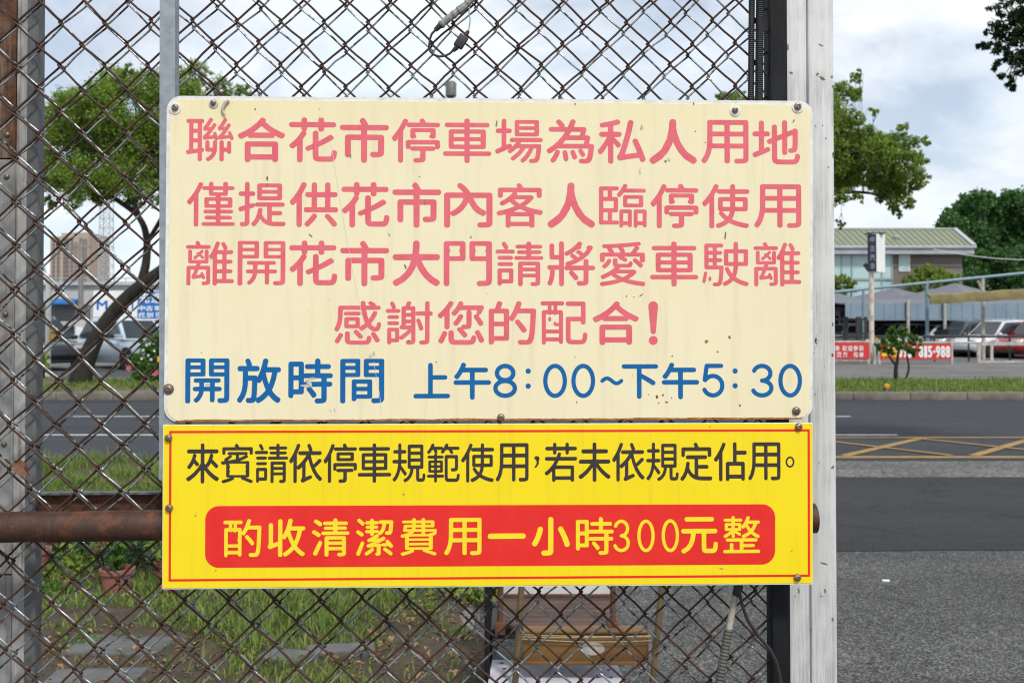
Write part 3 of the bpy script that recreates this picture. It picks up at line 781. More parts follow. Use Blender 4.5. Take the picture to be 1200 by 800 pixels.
for i in range(150):
    t = i / 150; a = na.lerp(nb, t); b = na.lerp(nb, (i + 1) / 150); h = .0002 + .0014 * abs(math.sin(i * .21) * math.sin(i * .057 + 1)) + random.uniform(0, .0007)
    le.prism([(a.x, YS - .0012, a.z - .0022), (b.x, YS - .0012, b.z - .0022), (b.x, YS - .0012, b.z + h), (a.x, YS - .0012, a.z + h)], (0, .0007, 0))
le.build('rust_streak', M['rust_edge'], s1, smooth=0)
FY = YS - .0004
face = sign_loop(C1, YS, (.0062, .0058, .0068, .0026), .022, .0005)
face1 = lettering([face], FY, M['sign_cream'], s1, FM, .0010, 'face')
LY = FY - .0006
rows1 = [row('聯合花市停車場為私人用地', 246, 909.5, 137.5, 189.5, 141, 192.5, 56, 7.2, 4.9),
         row('僅提供花市內客人臨停使用', 247, 911, 213, 265.5, 216, 267.5, 56, 7.2, 4.9),
         row('離開花市大門請將愛車駛離', 246, 911, 282, 334.5, 283.5, 335.5, 56, 7.2, 4.7),
         row('感謝您的配合', 419, 721.5, 352.5, 403.5, 353, 403.5, 55, 7.0, 4.7)]
for r_ in rows1: lettering(line_loops(r_, LY, 'pink'), LY, M['letter_pink'], s1, FM)
# exclamation mark: tapered stroke and dot
c = fp(765.5, 378, LY); px = .00156
ex_l = [np.array([(c.x + px * x, c.z - px * y) for x, y in [(-5.6, -19)] + [(5.6 * math.cos(R(180 - i * 18)), -19 - 5.6 * math.sin(R(180 - i * 18))) for i in range(1, 10)] + [(5.6, -19), (3.1, 10)] + [(3.1 * math.cos(R(i * 30)), 10 + 3.1 * math.sin(R(i * 30))) for i in range(1, 6)] + [(-3.1, 10)]]),
        np.array([(c.x + px * 5.2 * math.cos(R(i * 20)), c.z - px * (20.3 + 5.2 * math.sin(R(i * 20)))) for i in range(18)])]
lettering(ex_l, LY, M['letter_pink'], s1, FM)
lettering(line_loops(row('開放時間', 243, 424.5, 420, 472, 420.5, 472, 51, 7.0, 5.4), LY, 'blue'), LY, M['letter_blue'], s1, FM)
bl = [('上', 506, 425.5, 466, 42, 5, 5), ('午', 553.5, 425, 467.5, 43, 5, 5), ('8', 592, 426, 466, 28, 5.2, 5), (':', 619, 424, 466.5, 8, 4.6, 5), ('0', 650.5, 426, 466, 28, 5, 5), ('0', 683.5, 426, 466, 28, 5, 5), ('~', 717, 438, 454, 27, 4.4, 4),
      ('下', 750, 427, 466.5, 42, 5, 5), ('午', 797.5, 425, 467, 43, 5, 5), ('5', 835.5, 426, 465.5, 28, 5, 5), (':', 861.5, 424, 466, 8, 4.6, 5), ('3', 893.5, 426, 465.5, 27, 5, 5), ('0', 926, 426, 465.5, 28, 5, 5)]
lettering(line_loops(bl, LY, 'blues'), LY, M['letter_blue'], s1, FM)
# scuffs and flaked spots on the sheet
def flecks(spots, y, mat, name, parent):
    q = MB(FM)
    for u, v, a_, b_, k in spots:
        c = fp(u, v, y); px = .00156; n = 9; poly = []
        for i in range(n):
            t = 2 * math.pi * i / n; rr = random.uniform(.5, 1.1); x = a_ * rr * math.cos(t); z = b_ * rr * math.sin(t)
            poly.append((c.x + px * (x * math.cos(k) - z * math.sin(k)), y, c.z + px * (x * math.sin(k) + z * math.cos(k))))
        q.prism(poly, (0, .0003, 0))
    return q.build(name, mat, parent, smooth=0)
dk = [(313, 209, 1.6, 4, .1), (313, 217, .8, 2.4, .1), (364, 276, .8, 3.6, .8), (498, 238, .8, 5, .1), (475, 312, 1.2, 4, .3), (582, 145, 1.4, 4.5, 0), (600, 165, .9, .9, 0), (674, 122, .8, 2, 0), (813, 122, .7, 2.2, 0), (850, 276, 1.1, 6, -.05), (751, 346, 3.5, .8, .6), (734, 347, 1, 1, 0), (743, 348, .8, .8, 0), (374, 128, .7, .7, 0), (411, 183, 1, 3.5, 0), (479, 399, 2.2, 1.2, .5), (430, 424, .8, .8, 0), (511, 424, 1.2, .8, 0), (676, 471, 1, 1, 0), (674, 418, .8, .8, 0), (552, 278, .8, 1.8, 0), (815, 154, 1.1, 1.1, 0), (492, 207, .9, .9, 0), (367, 171, .6, 4, .1), (456, 275, .7, 2.4, .5), (930, 142, .8, 2.5, -.6), (752, 149, 1.2, 2.4, 0), (780, 189, 1.6, 2, 0), (387, 481, .7, .7, 0), (236, 413, .8, .8, 0), (374, 137, .5, .5, 0)]
join_into(face1, flecks(dk, LY - .0004, M['chip'], 'scuff_marks', s1))
pal = [(750, 200, 1.2, 4.5, 0), (358, 452, 9, 2.2, -.1), (362, 448, 3, 5, .5), (366, 443, 4, 1.2, .2), (243, 450, 3.2, 1.6, 0), (434, 417, 2, 4, 0), (438, 414, 1.5, 4, 0), (392, 480, .8, 2, 0), (784, 187, 1.8, 2.4, .4), (752, 150, 2, 3, .2)]
join_into(face1, flecks(pal, LY - .0007, M['chip_pale'], 'flaked_paint', s1))
ru = [(828, 400, 3.2, 2.4, 0), (855, 395, 1.6, 3, .4), (841, 412, 1.6, .8, 0), (788, 417, 1, 1, 0), (770, 465, 1.6, 3, .4), (777, 463, 1.4, 2, .2), (781, 471, 2.4, 1.4, 0), (772, 472, 1, 1, 0), (787, 466, .9, .9, 0), (762, 447, 1.2, .6, .5), (299, 128, 1, 1.2, 0), (827, 167, 1, 1, 0), (867, 475, 1.4, 1.6, 0), (760, 462, .7, .7, 0), (741, 440, .8, .8, 0), (587, 486, 4, 1.6, 0)]
join_into(face1, flecks(ru, LY - .0005, M['rust_edge'], 'rust_spots', s1))
cr = MB(FM)
for pl in ([(388, 168), (391, 188), (396, 218), (401, 250), (407, 282), (414, 320), (419, 345), (424, 368)], [(438, 424), (440, 436), (445, 462), (447, 484)]):
    ps = [fp(u, v, LY - .0006) for u, v in pl]
    for a, b in zip(ps, ps[1:]): cr.bar(a, b, .0006, .0003, (0, 1, 0))
join_into(face1, cr.build('scratch', M['rim_white'], s1, smooth=0))
bolt(205.5, 126.5, FY - .0006, s1, .0062, .0105, 'bolt_grey')
bolt(250, 121, FY - .0006, s1, .005, .0085, 'bolt_grey', 'chip_pale')
bolt(861, 129.5, FY - .0006, s1, .0058, .0098, 'bolt_grey')
bolt(934.5, 125, FY - .0006, s1, .0068, .0108, 'bolt')
bolt(197.8, 455, FY - .0006, s1, .0068, .0095, 'bolt', 'bolt_grey')
bolt(587, 488.6, FY - .0006, s1, .0066, 0, 'bolt')
bolt(932.7, 480.7, FY - .0006, s1, .0066, .0078, 'bolt_grey', 'bolt_grey')
tw = MB(FM); ps = [fp(*p_, -.079) for p_ in ((268, 117), (264, 120), (261, 126), (261, 131), (264, 135))]
tw.tube(ps, [.0028, .0034, .003, .0022, .0012], 8); tw.build('bent_clip', M['chip_pale'], s1)

s2 = thing('notice_sign', 'bright yellow notice sign with red border and red panel, below the cream sign', 'sign', FM, (fp(571, 688, YS).x, YS, fp(571, 688, YS).z))
C2 = [(191, 497.3), (952.3, 495), (952.6, 684.2), (190, 690)]
lettering([sign_loop(C2, YS, (0, 0, 0, 0), .002)], YS + .001, M['rim_white'], s2, FM, .002, 'backing')
face2 = lettering([sign_loop(C2, YS, (.0012, .0006, .0012, .0022), .004)], FY, M['sign_yellow'], s2, FM, .0010, 'face')
def bord(c, y, w):
    o = np.array([(fp(u, v, y).x, fp(u, v, y).z) for u, v in c]); i = o + np.array([(w, -w), (-w, -w), (-w, w), (w, w)]); return [o, i]
BC = [(198.3, 504.6), (949, 502.6), (949.4, 675.4), (197.4, 681)]
lettering(bord(BC, LY, .0042), LY + .0002, M['panel_red'], s2, FM, .0005, 'border')
C3 = [(240.6, 592.6), (908.6, 590.4), (908.2, 661), (240.2, 665)]
lettering([sign_loop(C3, LY, (0, 0, 0, 0), .024)], LY + .0002, M['panel_red'], s2, FM, .0005, 'panel')
bk = row('來賓請依停車規範使用', 237.5, 600, 519.5, 566, 519, 564.5, 39, 4.7, 3.6) + row('若未依規定佔用', 657, 895.5, 518.5, 564, 518, 563, 38.5, 4.7, 3.6)
bk += [('。', 925.8, 534.5, 547.5, 10.5, 2, 2)]
lps = line_loops(bk, LY, 'black')
c = fp(629, 541, LY); cm = [(x, y) for x, y in [(3.2 * math.cos(R(i * 20)), -3.6 + 3.2 * math.sin(R(i * 20))) for i in range(-8, 3)] + [(2.2, 2.4), (-.4, 6.2), (-2.2, 6.6), (-2.6, 5.4), (-.6, 3), (0, -.6)]]
lps.append(np.array([(c.x + px * x, c.z - px * y) for x, y in cm]))
lettering(lps, LY, M['letter_black'], s2, FM)
rd = row('酌收清潔費用一小時', 284, 697, 608, 652, 606, 649.5, 44, 5.6, 4.2) + [('元', 819.5, 606, 648, 43, 5.4, 4.2), ('整', 869, 604.5, 647.5, 44, 5.4, 4.0), ('3', 728.5, 608.5, 646.5, 20, 3.9, 4), ('0', 757, 608.5, 646.5, 20.5, 3.8, 4), ('0', 785.5, 608, 646.5, 20.5, 3.8, 4)]
lettering(line_loops(rd, LY - .0006, 'red'), LY - .0006, M['letter_yellow'], s2, FM)
join_into(face2, flecks([(229, 604, .9, 1, 0), (474, 718 - 104, .6, .6, 0), (832, 500, .6, 1.6, 0), (832, 505, .6, 1.6, 0), (885, 540, .8, .5, 0), (846, 666, 3, .6, -.1), (253, 668, 1.4, .5, 0), (230, 600, .5, .5, 0), (473, 579, .8, 1.1, 0), (928, 645, 1, .8, 0)], LY - .0004, M['chip'], 'scuff_marks', s2))
for u, v, w in ((197.6, 512.8, 0), (198.4, 594.7, 0), (935.8, 499.7, 0), (934.3, 676, 0)): bolt(u, v, FY - .0006, s2, .0066, w, 'bolt')

# ------------------------------------------------------------------ conduits and cables at the fence
def corrugated(path, r, ridge, mat, parent, name='sleeve'):
    pts = []; rs = []
    ln = 0; seg = [(Vector(a), Vector(b)) for a, b in zip(path, path[1:])]
    for a, b in seg:
        n = max(2, int((b - a).length / ridge * 2))
        for i in range(n): pts.append(a.lerp(b, i / n)); rs.append(r * (1 if len(rs) % 2 else .86))
    q = MB(FM); q.tube(pts, rs, 12); return q.build(name, mat, parent, smooth=20)
for (u, r, lab, y) in ((881.0, .0062, 'thinner black corrugated conduit hanging down behind the cream sign', -.012), (890.5, .0079, 'thicker black corrugated conduit beside the black steel post', -.020)):
    pth = [fp(u + 2, -260, y), fp(u + .5, -40, y), fp(u - .6, 60, y), fp(u - 1.2, 135, y), fp(u - 1, 300, y)]
    t = thing('corrugated_conduit', lab, 'conduit', FM, tuple(pth[-1]), group='black conduits at the top right of the fence')
    corrugated(pth, r, .0038, M['conduit'], t)
    q = MB(FM); q.tube([pth[-1] + Vector((0, 0, .01)), pth[-1] - Vector((0, 0, .05))], r * .5, 8); q.build('cable', M['cable'], t)
hs = thing('corrugated_hose', 'grey corrugated hose on a pale pipe end, hanging below the yellow sign', 'hose', FM, tuple(fp(838, 900, -.02)))
corrugated([fp(854, 736, -.024), fp(849, 764, -.024), fp(844.5, 790, -.024), fp(841, 815, -.024), fp(838, 900, -.02)], .0088, .0062, M['hose_grey'], hs)
q = MB(FM); q.tube([fp(866, 640, -.024), fp(864, 686, -.024), fp(859, 712, -.024), fp(853.5, 740, -.024)], .0062, 12); q.build('pipe_end', M['pipe_pale'], hs)
q = MB(FM); q.tube([fp(867, 640, -.03), fp(865.5, 672, -.03), fp(865, 689, -.028), fp(862, 697, -.026)], [.009, .009, .0085, .007], 10); q.build('tape_wrap', M['trim_black'], hs)
q = MB(FM)
cb_ = [(868, 640), (866, 690), (869, 706), (876, 726), (889, 745), (902, 760), (909, 774), (913, 788), (916, 805), (917, 860), (917, 1000)]
q.tube([fp(u, v, -.034) for u, v in cb_], .0032, 8)
tag(q.build('power_cable', M['cable']), 'thin black cable curving from under the yellow sign down across the black post', 'cable')
cc = thing('cable_connector', 'black plug with taped grey sleeve and small cable loop, hung high on the mesh', 'cable', FM, tuple(fp(520, 60, -.012)))
yb = -.014
q = MB(FM); sl = [fp(560, -14, yb), fp(551, 1, yb), fp(543, 9, yb), fp(534, 15.5, yb), fp(525, 22.5, yb), fp(516, 30, yb)]
pts = []; rs = []
for a, b in zip(sl, sl[1:]):
    for i in range(5): pts.append(a.lerp(b, i / 5)); rs.append(.0074 + random.uniform(-.0012, .0008))
q.tube(pts + [sl[-1]], rs + [.0066], 10); q.build('taped_sleeve', M['tape'], cc, smooth=30)
q = MB(FM); q.tube([sl[-1], fp(510, 35.5, yb)], [.0056, .0042], 10); q.build('plug', M['trim_black'], cc)
lo = [(510.5, 35), (506, 40), (503.5, 47), (502.8, 55), (504, 60.5), (508, 64.3), (515, 66.5), (522, 65.6), (527, 63), (531.5, 58.8)]
q = MB(FM); q.tube([fp(u, v, yb) for u, v in lo], .0021, 8); q.build('cable_loop', M['cable'], cc)
c = fp(540.3, 48.8, yb); ang = R(32)
q = MB(FM); q.box((c.x - .0088, yb - .006, c.z - .0125), (c.x + .0088, yb + .006, c.z + .0125), .0018, Matrix.Rotation(ang, 3, 'Y')); q.build('box', M['trim_black'], cc)
q = MB(FM)
for a, b, r0, r1 in (((535.5, 55.5), (530.8, 60), .005, .0032), ((545.5, 41.5), (549, 36.6), .0046, .0032)): q.tube([fp(*a, yb), fp(*b, yb)], [r0, r1], 10)
q.build('plug', M['trim_black'], cc)
q = MB(FM); q.tube([fp(u, v, yb) for u, v in ((549, 37), (550.5, 28), (551, 22), (549.5, 15), (550.5, 6), (551, -10))], .0011, 6); q.build('thin_wire', M['thin_wire'], cc)
# dry leaf caught in the wires
c = fp(26, 549, -.006); q = MB(FM); n = 10; vs_ = []; 
for i in range(n + 1):
    t = i / n; w = .011 * math.sin(math.pi * min(1, t * .9 + .1)); x = c.x - .013 + .03 * t; z = c.z + .014 - .026 * t
    vs_ += [(x + w * .7, -.014 + .006 * math.sin(t * 5), z + w * .7), (x, -.008, z), (x - w * .7, -.016 + .004 * math.cos(t * 6), z - w * .7)]
q.add(vs_, [(3 * i + a, 3 * i + a + 1, 3 * i + a + 4, 3 * i + a + 3) for i in range(n) for a in (0, 1)])
lf = q.build('dry_leaf', M['leaf_brown'], smooth=60); tag(lf, 'curled brown dry leaf caught in the wire mesh over the left post', 'leaf')
# ------------------------------------------------------------------ trees and plants
def leaf_cloud(C, n, rad, L, Wf=.45, up=.5, shell=.55):
    """n leaves in an ellipsoid clump round C: small folded faces, denser toward the outside"""
    d = rng.normal(size=(n, 3)); d /= np.linalg.norm(d, axis=1)[:, None]
    rr = (shell + (1 - shell) * rng.random(n)) ** .8 * np.where(rng.random(n) < .12, rng.uniform(1, 1.3, n), 1)
    P = np.array(C) + d * rr[:, None] * np.array(rad)
    P += rng.normal(0, .06, (n, 3)) * np.array(rad)
    a = rng.normal(size=(n, 3)); a[:, 2] -= .25; a /= np.linalg.norm(a, axis=1)[:, None]
    nn = rng.normal(size=(n, 3)) + np.array([0, 0, up * 2]); b = np.cross(nn, a); b /= (np.linalg.norm(b, axis=1)[:, None] + 1e-9)
    c = np.cross(a, b)
    l = (L * rng.uniform(.6, 1.35, n))[:, None]; w = l * Wf
    V = np.stack([P - a * l * .5, P + b * w * .5 + c * l * .08, P + a * l * .5, P - b * w * .5 + c * l * .08], 1)
    return V
def leaves_mesh(name, Vs, mat, parent):
    V = np.concatenate(Vs); n = len(V); b = np.arange(n) * 4
    Fc = np.concatenate([np.stack([b, b + 1, b + 2], 1), np.stack([b, b + 2, b + 3], 1)])
    return npmesh(name, V.reshape(-1, 3), Fc, mat, parent)
def limb(m, a, b, r0, r1, sag=.0, n=7, wob=.05):
    a = Vector(a); b = Vector(b); L_ = (b - a).length
    pts = []
    for i in range(n):
        t = i / (n - 1); p = a.lerp(b, t)
        if 0 < i < n - 1: p = p + Vector((random.gauss(0, wob), random.gauss(0, wob), random.gauss(0, wob))) * L_ * .5 + Vector((0, 0, sag * L_ * math.sin(math.pi * t)))
        pts.append(p)
    m.tube(pts, [r0 + (r1 - r0) * i / (n - 1) for i in range(n)], 8)
    return pts
def tree(label, trunk, clumps, L, mat, dens=1.0, group=None, Wf=.5, kind='tree', name='tree', cat='tree', shell=.5, twig=.02):
    """trunk: list of paths [(point, radius), ...]; clumps: (centre, radius vector)"""
    base = Vector(trunk[0][0][0])
    t = thing(name, label, cat, ID, base, group=group)
    m = MB(); anchors = []
    for path in trunk:
        ps = []; rs = []
        for (p0, r0), (p1, r1) in zip(path, path[1:]):
            p0 = Vector(p0); p1 = Vector(p1)
            for i in range(4):
                k = i / 4; ps.append(p0.lerp(p1, k)); rs.append(r0 + (r1 - r0) * k)
        ps.append(Vector(path[-1][0])); rs.append(path[-1][1])
        # soften the corners
        for _ in range(3): ps = [ps[0]] + [(ps[i - 1] + ps[i] * 2 + ps[i + 1]) / 4 for i in range(1, len(ps) - 1)] + [ps[-1]]
        m.tube(ps, rs, 12); anchors += list(zip(ps[len(ps) // 3:], rs[len(ps) // 3:]))
    Vs = []
    for C, rad in clumps:
        C = Vector(C); rad = np.array(rad if hasattr(rad, '__len__') else (rad,) * 3)
        a, r0 = min(anchors, key=lambda q: (q[0] - C).length + max(0, q[0].z - C.z) * .6)
        pts = limb(m, a, C, min(r0 * .55, twig * 1.8, float(rad.mean()) * .05), min(twig * .5, float(rad.mean()) * .015))
        for _ in range(3):
            e = C + Vector(rng.normal(0, .55, 3)) * float(rad.mean()); limb(m, pts[4], e, twig * .5, twig * .2, n=4)
        n = int(dens * 62 * (rad.mean() / L) ** 2)
        k = max(3, int(rad.mean() / L / 1.4))       # leaves gather in tufts
        tuf = max(4, n // 26)
        d = rng.normal(size=(tuf, 3)); d /= np.linalg.norm(d, axis=1)[:, None]; rr = rng.uniform(.25, 1.08, tuf) ** .6
        for q in np.array(C) + d * rr[:, None] * rad:
            Vs.append(leaf_cloud(q, 26, np.full(3, rad.mean() * rng.uniform(.2, .48)), L, Wf, shell=.1))
    m.build('trunk', M['bark'], t, smooth=60)
    leaves_mesh('crown', Vs, mat, t)
    return t
def pxc(lst, Y, dy=.8, back=True):
    o = []
    for u, v, r in lst:
        y = Y + random.uniform(-dy, dy); rm = r * Y / 1200; o.append((at(u, v, y), (rm, rm * 1.1, rm)))
        if back and r > 18: o.append((at(u + random.uniform(-8, 8), v + random.uniform(-6, 6), Y + dy * 2.2), (rm, rm, rm * .95)))
    return o
YT = 25.6
c1 = [(68, 158, 24), (62, 200, 24), (84, 128, 22), (105, 160, 30), (92, 205, 26), (60, 132, 13), (112, 112, 20), (137, 100, 20), (128, 138, 26), (150, 165, 30), (140, 205, 28), (172, 105, 24), (185, 145, 30), (182, 192, 28), (205, 95, 18), (232, 88, 16), (218, 110, 16), (222, 140, 32), (222, 190, 30), (258, 105, 15), (262, 150, 32), (270, 195, 32), (284, 108, 11), (118, 228, 14), (158, 232, 14), (182, 226, 14), (58, 238, 9), (86, 236, 11), (148, 82, 9), (308, 165, 34), (340, 190, 34), (310, 215, 34), (300, 128, 12)]
B = gnd(93, 446, .14); B.y = YT; B = at(93, 447, YT); B.z = .12
trk = [[(B, .30), (at(100, 425, YT), .23), (at(112, 395, YT), .195), (at(135, 362, YT), .18), (at(160, 338, YT), .165), (at(186, 319, YT), .145), (at(215, 298, YT), .14), (at(250, 262, YT), .11), (at(280, 215, YT), .08), (at(290, 170, YT), .04)],
       [(at(164, 336, YT), .12), (at(171, 312, YT), .105), (at(173, 288, YT), .09), (at(170, 266, YT), .08), (at(160, 250, YT), .07), (at(143, 238, YT + .2), .065), (at(122, 225, YT + .3), .045), (at(100, 200, YT + .3), .03)],
       [(at(163, 252, YT), .06), (at(152, 225, YT - .2), .045), (at(150, 185, YT - .3), .03), (at(140, 130, YT), .02)],
       [(at(172, 285, YT), .06), (at(196, 245, YT - .3), .05), (at(210, 200, YT - .3), .035), (at(215, 140, YT), .02)]]
tree('broad leafy street tree with dark trunk leaning right, seen through the mesh', trk, pxc(c1, YT), .078, M['leaf_mid'], 1.0, twig=.026)
YR = 24.6
c2 = [(986, 108, 12), (1003, 92, 7), (1008, 85, 5), (1000, 110, 9), (985, 140, 17), (1003, 140, 10), (1001, 172, 22), (1024, 130, 6), (1018, 155, 11), (1030, 180, 20), (1040, 165, 13), (1059, 152, 8), (1066, 170, 12), (1058, 190, 18), (1084, 165, 7), (1080, 187, 9), (1077, 210, 12), (1060, 220, 15), (1038, 210, 20), (1012, 205, 18), (988, 200, 22), (1047, 240, 9), (1062, 238, 9), (1053, 250, 6), (1034, 232, 8), (985, 228, 10), (1005, 232, 7), (984, 262, 6),
      (965, 180, 34), (962, 130, 24), (935, 160, 38), (925, 205, 40), (885, 160, 34), (890, 215, 38), (855, 190, 30), (866, 118, 11), (845, 112, 7), (852, 119, 10), (880, 122, 10), (940, 250, 26)]
b2 = at(890, 449, YR); b2.z = .12
trk2 = [[(b2, .26), (at(893, 400, YR), .22), (at(898, 340, YR), .19), (at(905, 285, YR), .16), (at(925, 230, YR), .12), (at(960, 190, YR), .08), (at(1010, 175, YR), .04), (at(1050, 180, YR), .02)],
        [(at(900, 330, YR), .13), (at(880, 270, YR), .10), (at(870, 200, YR), .07), (at(862, 140, YR), .03)],
        [(at(925, 230, YR), .07), (at(975, 225, YR), .05), (at(1025, 225, YR), .03), (at(1045, 240, YR), .015)]]
tree('leafy street tree whose light green crown shows right of the outermost white post', trk2, pxc(c2, YR, .6), .075, M['leaf_mid'], 1.25, twig=.012)
YO = 11.3
c3 = [(1188, 10, 18), (1170, 8, 9), (1165, 33, 11), (1150, 53, 5), (1158, 52, 6), (1186, 38, 18), (1172, 62, 12), (1190, 66, 14), (1166, 78, 7), (1198, 88, 10), (1184, 95, 6), (1176, 88, 6), (1188, 104, 4), (1212, 25, 28), (1222, 66, 24), (1250, 20, 36), (1260, 70, 30), (1300, 30, 45), (1310, -30, 50), (1250, -40, 45), (1195, -30, 24), (1370, -10, 55), (1350, 60, 40), (1420, -80, 60), (1340, -110, 60), (1260, -110, 50)]
b3 = Vector((8.9, YO, 0))
trk3 = [[(b3, .17), (Vector((8.8, YO, 1.6)), .14), (Vector((8.6, YO, 3.0)), .12), (at(1420, 20, YO), .09), (at(1360, -40, YO), .07), (at(1300, -60, YO), .05), (at(1230, -50, YO), .03)],
        [(at(1420, 20, YO), .06), (at(1340, 10, YO), .045), (at(1265, 30, YO), .03), (at(1205, 45, YO), .015)]]
tree('dark leafy tree overhanging the top right corner with long drooping leaves', trk3, pxc(c3, YO, .25, False), .07, M['leaf_deep'], 1.3, Wf=.36, twig=.012)
YF = 95
c4 = [(1118, 256, 15), (1107, 266, 10), (1132, 245, 17), (1150, 238, 15), (1168, 243, 16), (1186, 236, 15), (1205, 240, 18), (1128, 270, 20), (1155, 262, 22), (1180, 262, 22), (1210, 265, 22), (1148, 288, 20), (1175, 288, 22), (1205, 292, 22), (1160, 310, 18), (1190, 312, 20), (1215, 316, 20), (1135, 300, 14), (1138, 325, 14), (1230, 250, 20), (1235, 285, 24), (1250, 310, 24)]
b4 = at(1180, 401, YF); b4.z = .1
tree('large dark green round topped tree behind the green roofed building', [[(b4, .5), (at(1178, 350, YF), .42), (at(1172, 300, YF), .32), (at(1165, 262, YF), .15)], [(at(1178, 340, YF), .25), (at(1205, 300, YF), .18), (at(1220, 262, YF), .1)]], pxc(c4, YF, 1.5, False), .34, M['leaf_far'], 1.7, Wf=.7, twig=.08)
YF2 = 82
c5 = [(1150, 305, 11), (1164, 298, 10), (1180, 305, 13), (1197, 300, 12), (1214, 305, 14), (1165, 318, 14), (1186, 322, 15), (1207, 322, 16), (1145, 324, 12), (1156, 338, 14), (1185, 340, 16), (1212, 342, 16)]
b5 = at(1182, 406, YF2); b5.z = .1
tree('olive green bushy tree standing below the large dark green tree at the right edge', [[(b5, .25), (at(1180, 360, YF2), .2), (at(1178, 320, YF2), .1)]], pxc(c5, YF2, 1, False), .24, M['leaf_far'], 1.5, Wf=.7, twig=.05)
def shrub(label, u, v, Y, cl, L, mat, dens=1, name='shrub', stems=5, zb=.12, group=None, Wf=.5, cat='shrub'):
    b = at(u, v, Y); b.z = zb
    cs = [(at(a, c, Y + random.uniform(-.15, .15)), r * Y / 1200) for a, c, r in cl]
    paths = [[(b + Vector((random.gauss(0, .03), random.gauss(0, .03), 0)), .02 * Y / 25), (b.lerp(Vector(c[0]), .5) + Vector((random.gauss(0, .05), 0, 0)), .015 * Y / 25), (Vector(c[0]), .007 * Y / 25)] for c in random.sample(cs, min(stems, len(cs)))]
    return tree(label, paths, cs, L, mat, dens, group, Wf, name=name, cat=cat, twig=.008 * Y / 25)
shrub('grey green bush in front of the brown building wall', 1090, 345, 70.5, [(1065, 328, 8), (1078, 321, 8), (1090, 318, 8), (1104, 322, 9), (1118, 326, 8), (1075, 334, 10), (1095, 332, 11), (1115, 336, 9)], .2, M['leaf_mid'], 1.6)
shrub('low grey green bush below the glass front of the building', 988, 350, 70.5, [(980, 332, 8), (990, 330, 7), (998, 336, 7), (970, 334, 10), (984, 340, 9)], .2, M['leaf_mid'], 1.6)
fb = shrub('flowering bush with white, pink and yellow blossoms beside the leaning tree', 178, 450, 26.2, [(160, 425, 9), (170, 412, 11), (182, 402, 10), (192, 412, 12), (175, 430, 12), (188, 436, 12), (160, 440, 7), (200, 425, 12), (205, 408, 9), (180, 444, 8), (168, 398, 5)], .08, M['leaf_bright'], 1.5, 'flowering_bush', Wf=.45, cat='bush')
def blossoms(parent, lst, Y, mat, r=.05):
    q = MB()
    for u, v in lst:
        c = at(u, v, Y)
        for k in range(5):
            a = 2 * math.pi * k / 5; d = Vector((math.cos(a), -.25, math.sin(a))); s = Vector((-math.sin(a), 0, math.cos(a)))
            q.add([c, c + d * r * .6 + s * r * .4, c + d * r * 1.1, c + d * r * .6 - s * r * .4], [(0, 1, 2, 3)])
        q.lathe([(r * .2, -.004), (r * .2, .012), (r * .05, .02)], c + Vector((0, -.02, 0)), (0, -1, 0), 7)
    return q.build('blossoms', mat, parent, smooth=0)
M['petal_white'] = pm('petal_white', (.75, .75, .70), (.66, .66, .6), 20, .6, 0); M['petal_pink'] = pm('petal_pink', (.65, .18, .20), (.55, .10, .14), 20, .6, 0); M['petal_yellow'] = pm('petal_yellow', (.80, .50, .02), (.75, .42, .02), 20, .6, 0)
blossoms(fb, [(168, 410), (174, 416), (181, 411), (177, 421), (172, 404), (186, 419), (166, 420)], 25.65, M['petal_white'], .035)
blossoms(fb, [(151, 431), (181, 437), (183, 436)], 25.6, M['petal_pink'], .075)
blossoms(fb, [(188, 420), (187.5, 421)], 25.55, M['petal_yellow'], .075)
shrub('bright lime green low shrub by the white pole', 50, 441, 27.5, [(50, 420, 7), (46, 428, 8), (55, 430, 7), (49, 437, 8), (40, 424, 8)], .09, M['leaf_lime'], 1)
fr = at(1050, 446, 26.3); fr.z = .12
YG = 26.3
c6 = [(1035, 398, 7), (1045, 391, 8), (1056, 388, 7), (1066, 392, 7), (1075, 400, 6), (1040, 408, 8), (1052, 402, 10), (1063, 405, 9), (1072, 408, 6), (1030, 406, 6), (1048, 413, 6), (1069, 414, 4)]
ft = tree('small frangipani tree with two bare stems in front of the red phone banner', [[(fr, .06), (at(1049.5, 430, YG), .05), (at(1052, 422, YG), .04), (at(1053, 405, YG), .025)], [(at(1050, 428, YG), .035), (at(1042, 418, YG), .028), (at(1038, 405, YG), .02)], [(Vector((at(1060, 446, YG).x, YG, .12)), .03), (at(1066, 432, YG), .028), (at(1063, 418, YG), .022), (at(1062, 402, YG), .015)]], [(p, r) for p, r in pxc(c6, YG, .2, False)], .11, M['leaf_bright'], 1.35, Wf=.4, name='frangipani_tree', twig=.012)
blossoms(ft, [(1024, 394), (1027, 397)], 26.0, M['petal_yellow'], .035); blossoms(ft, [(1053, 397), (1047, 408), (1016, 398.5)], 26.0, M['petal_white'], .03)

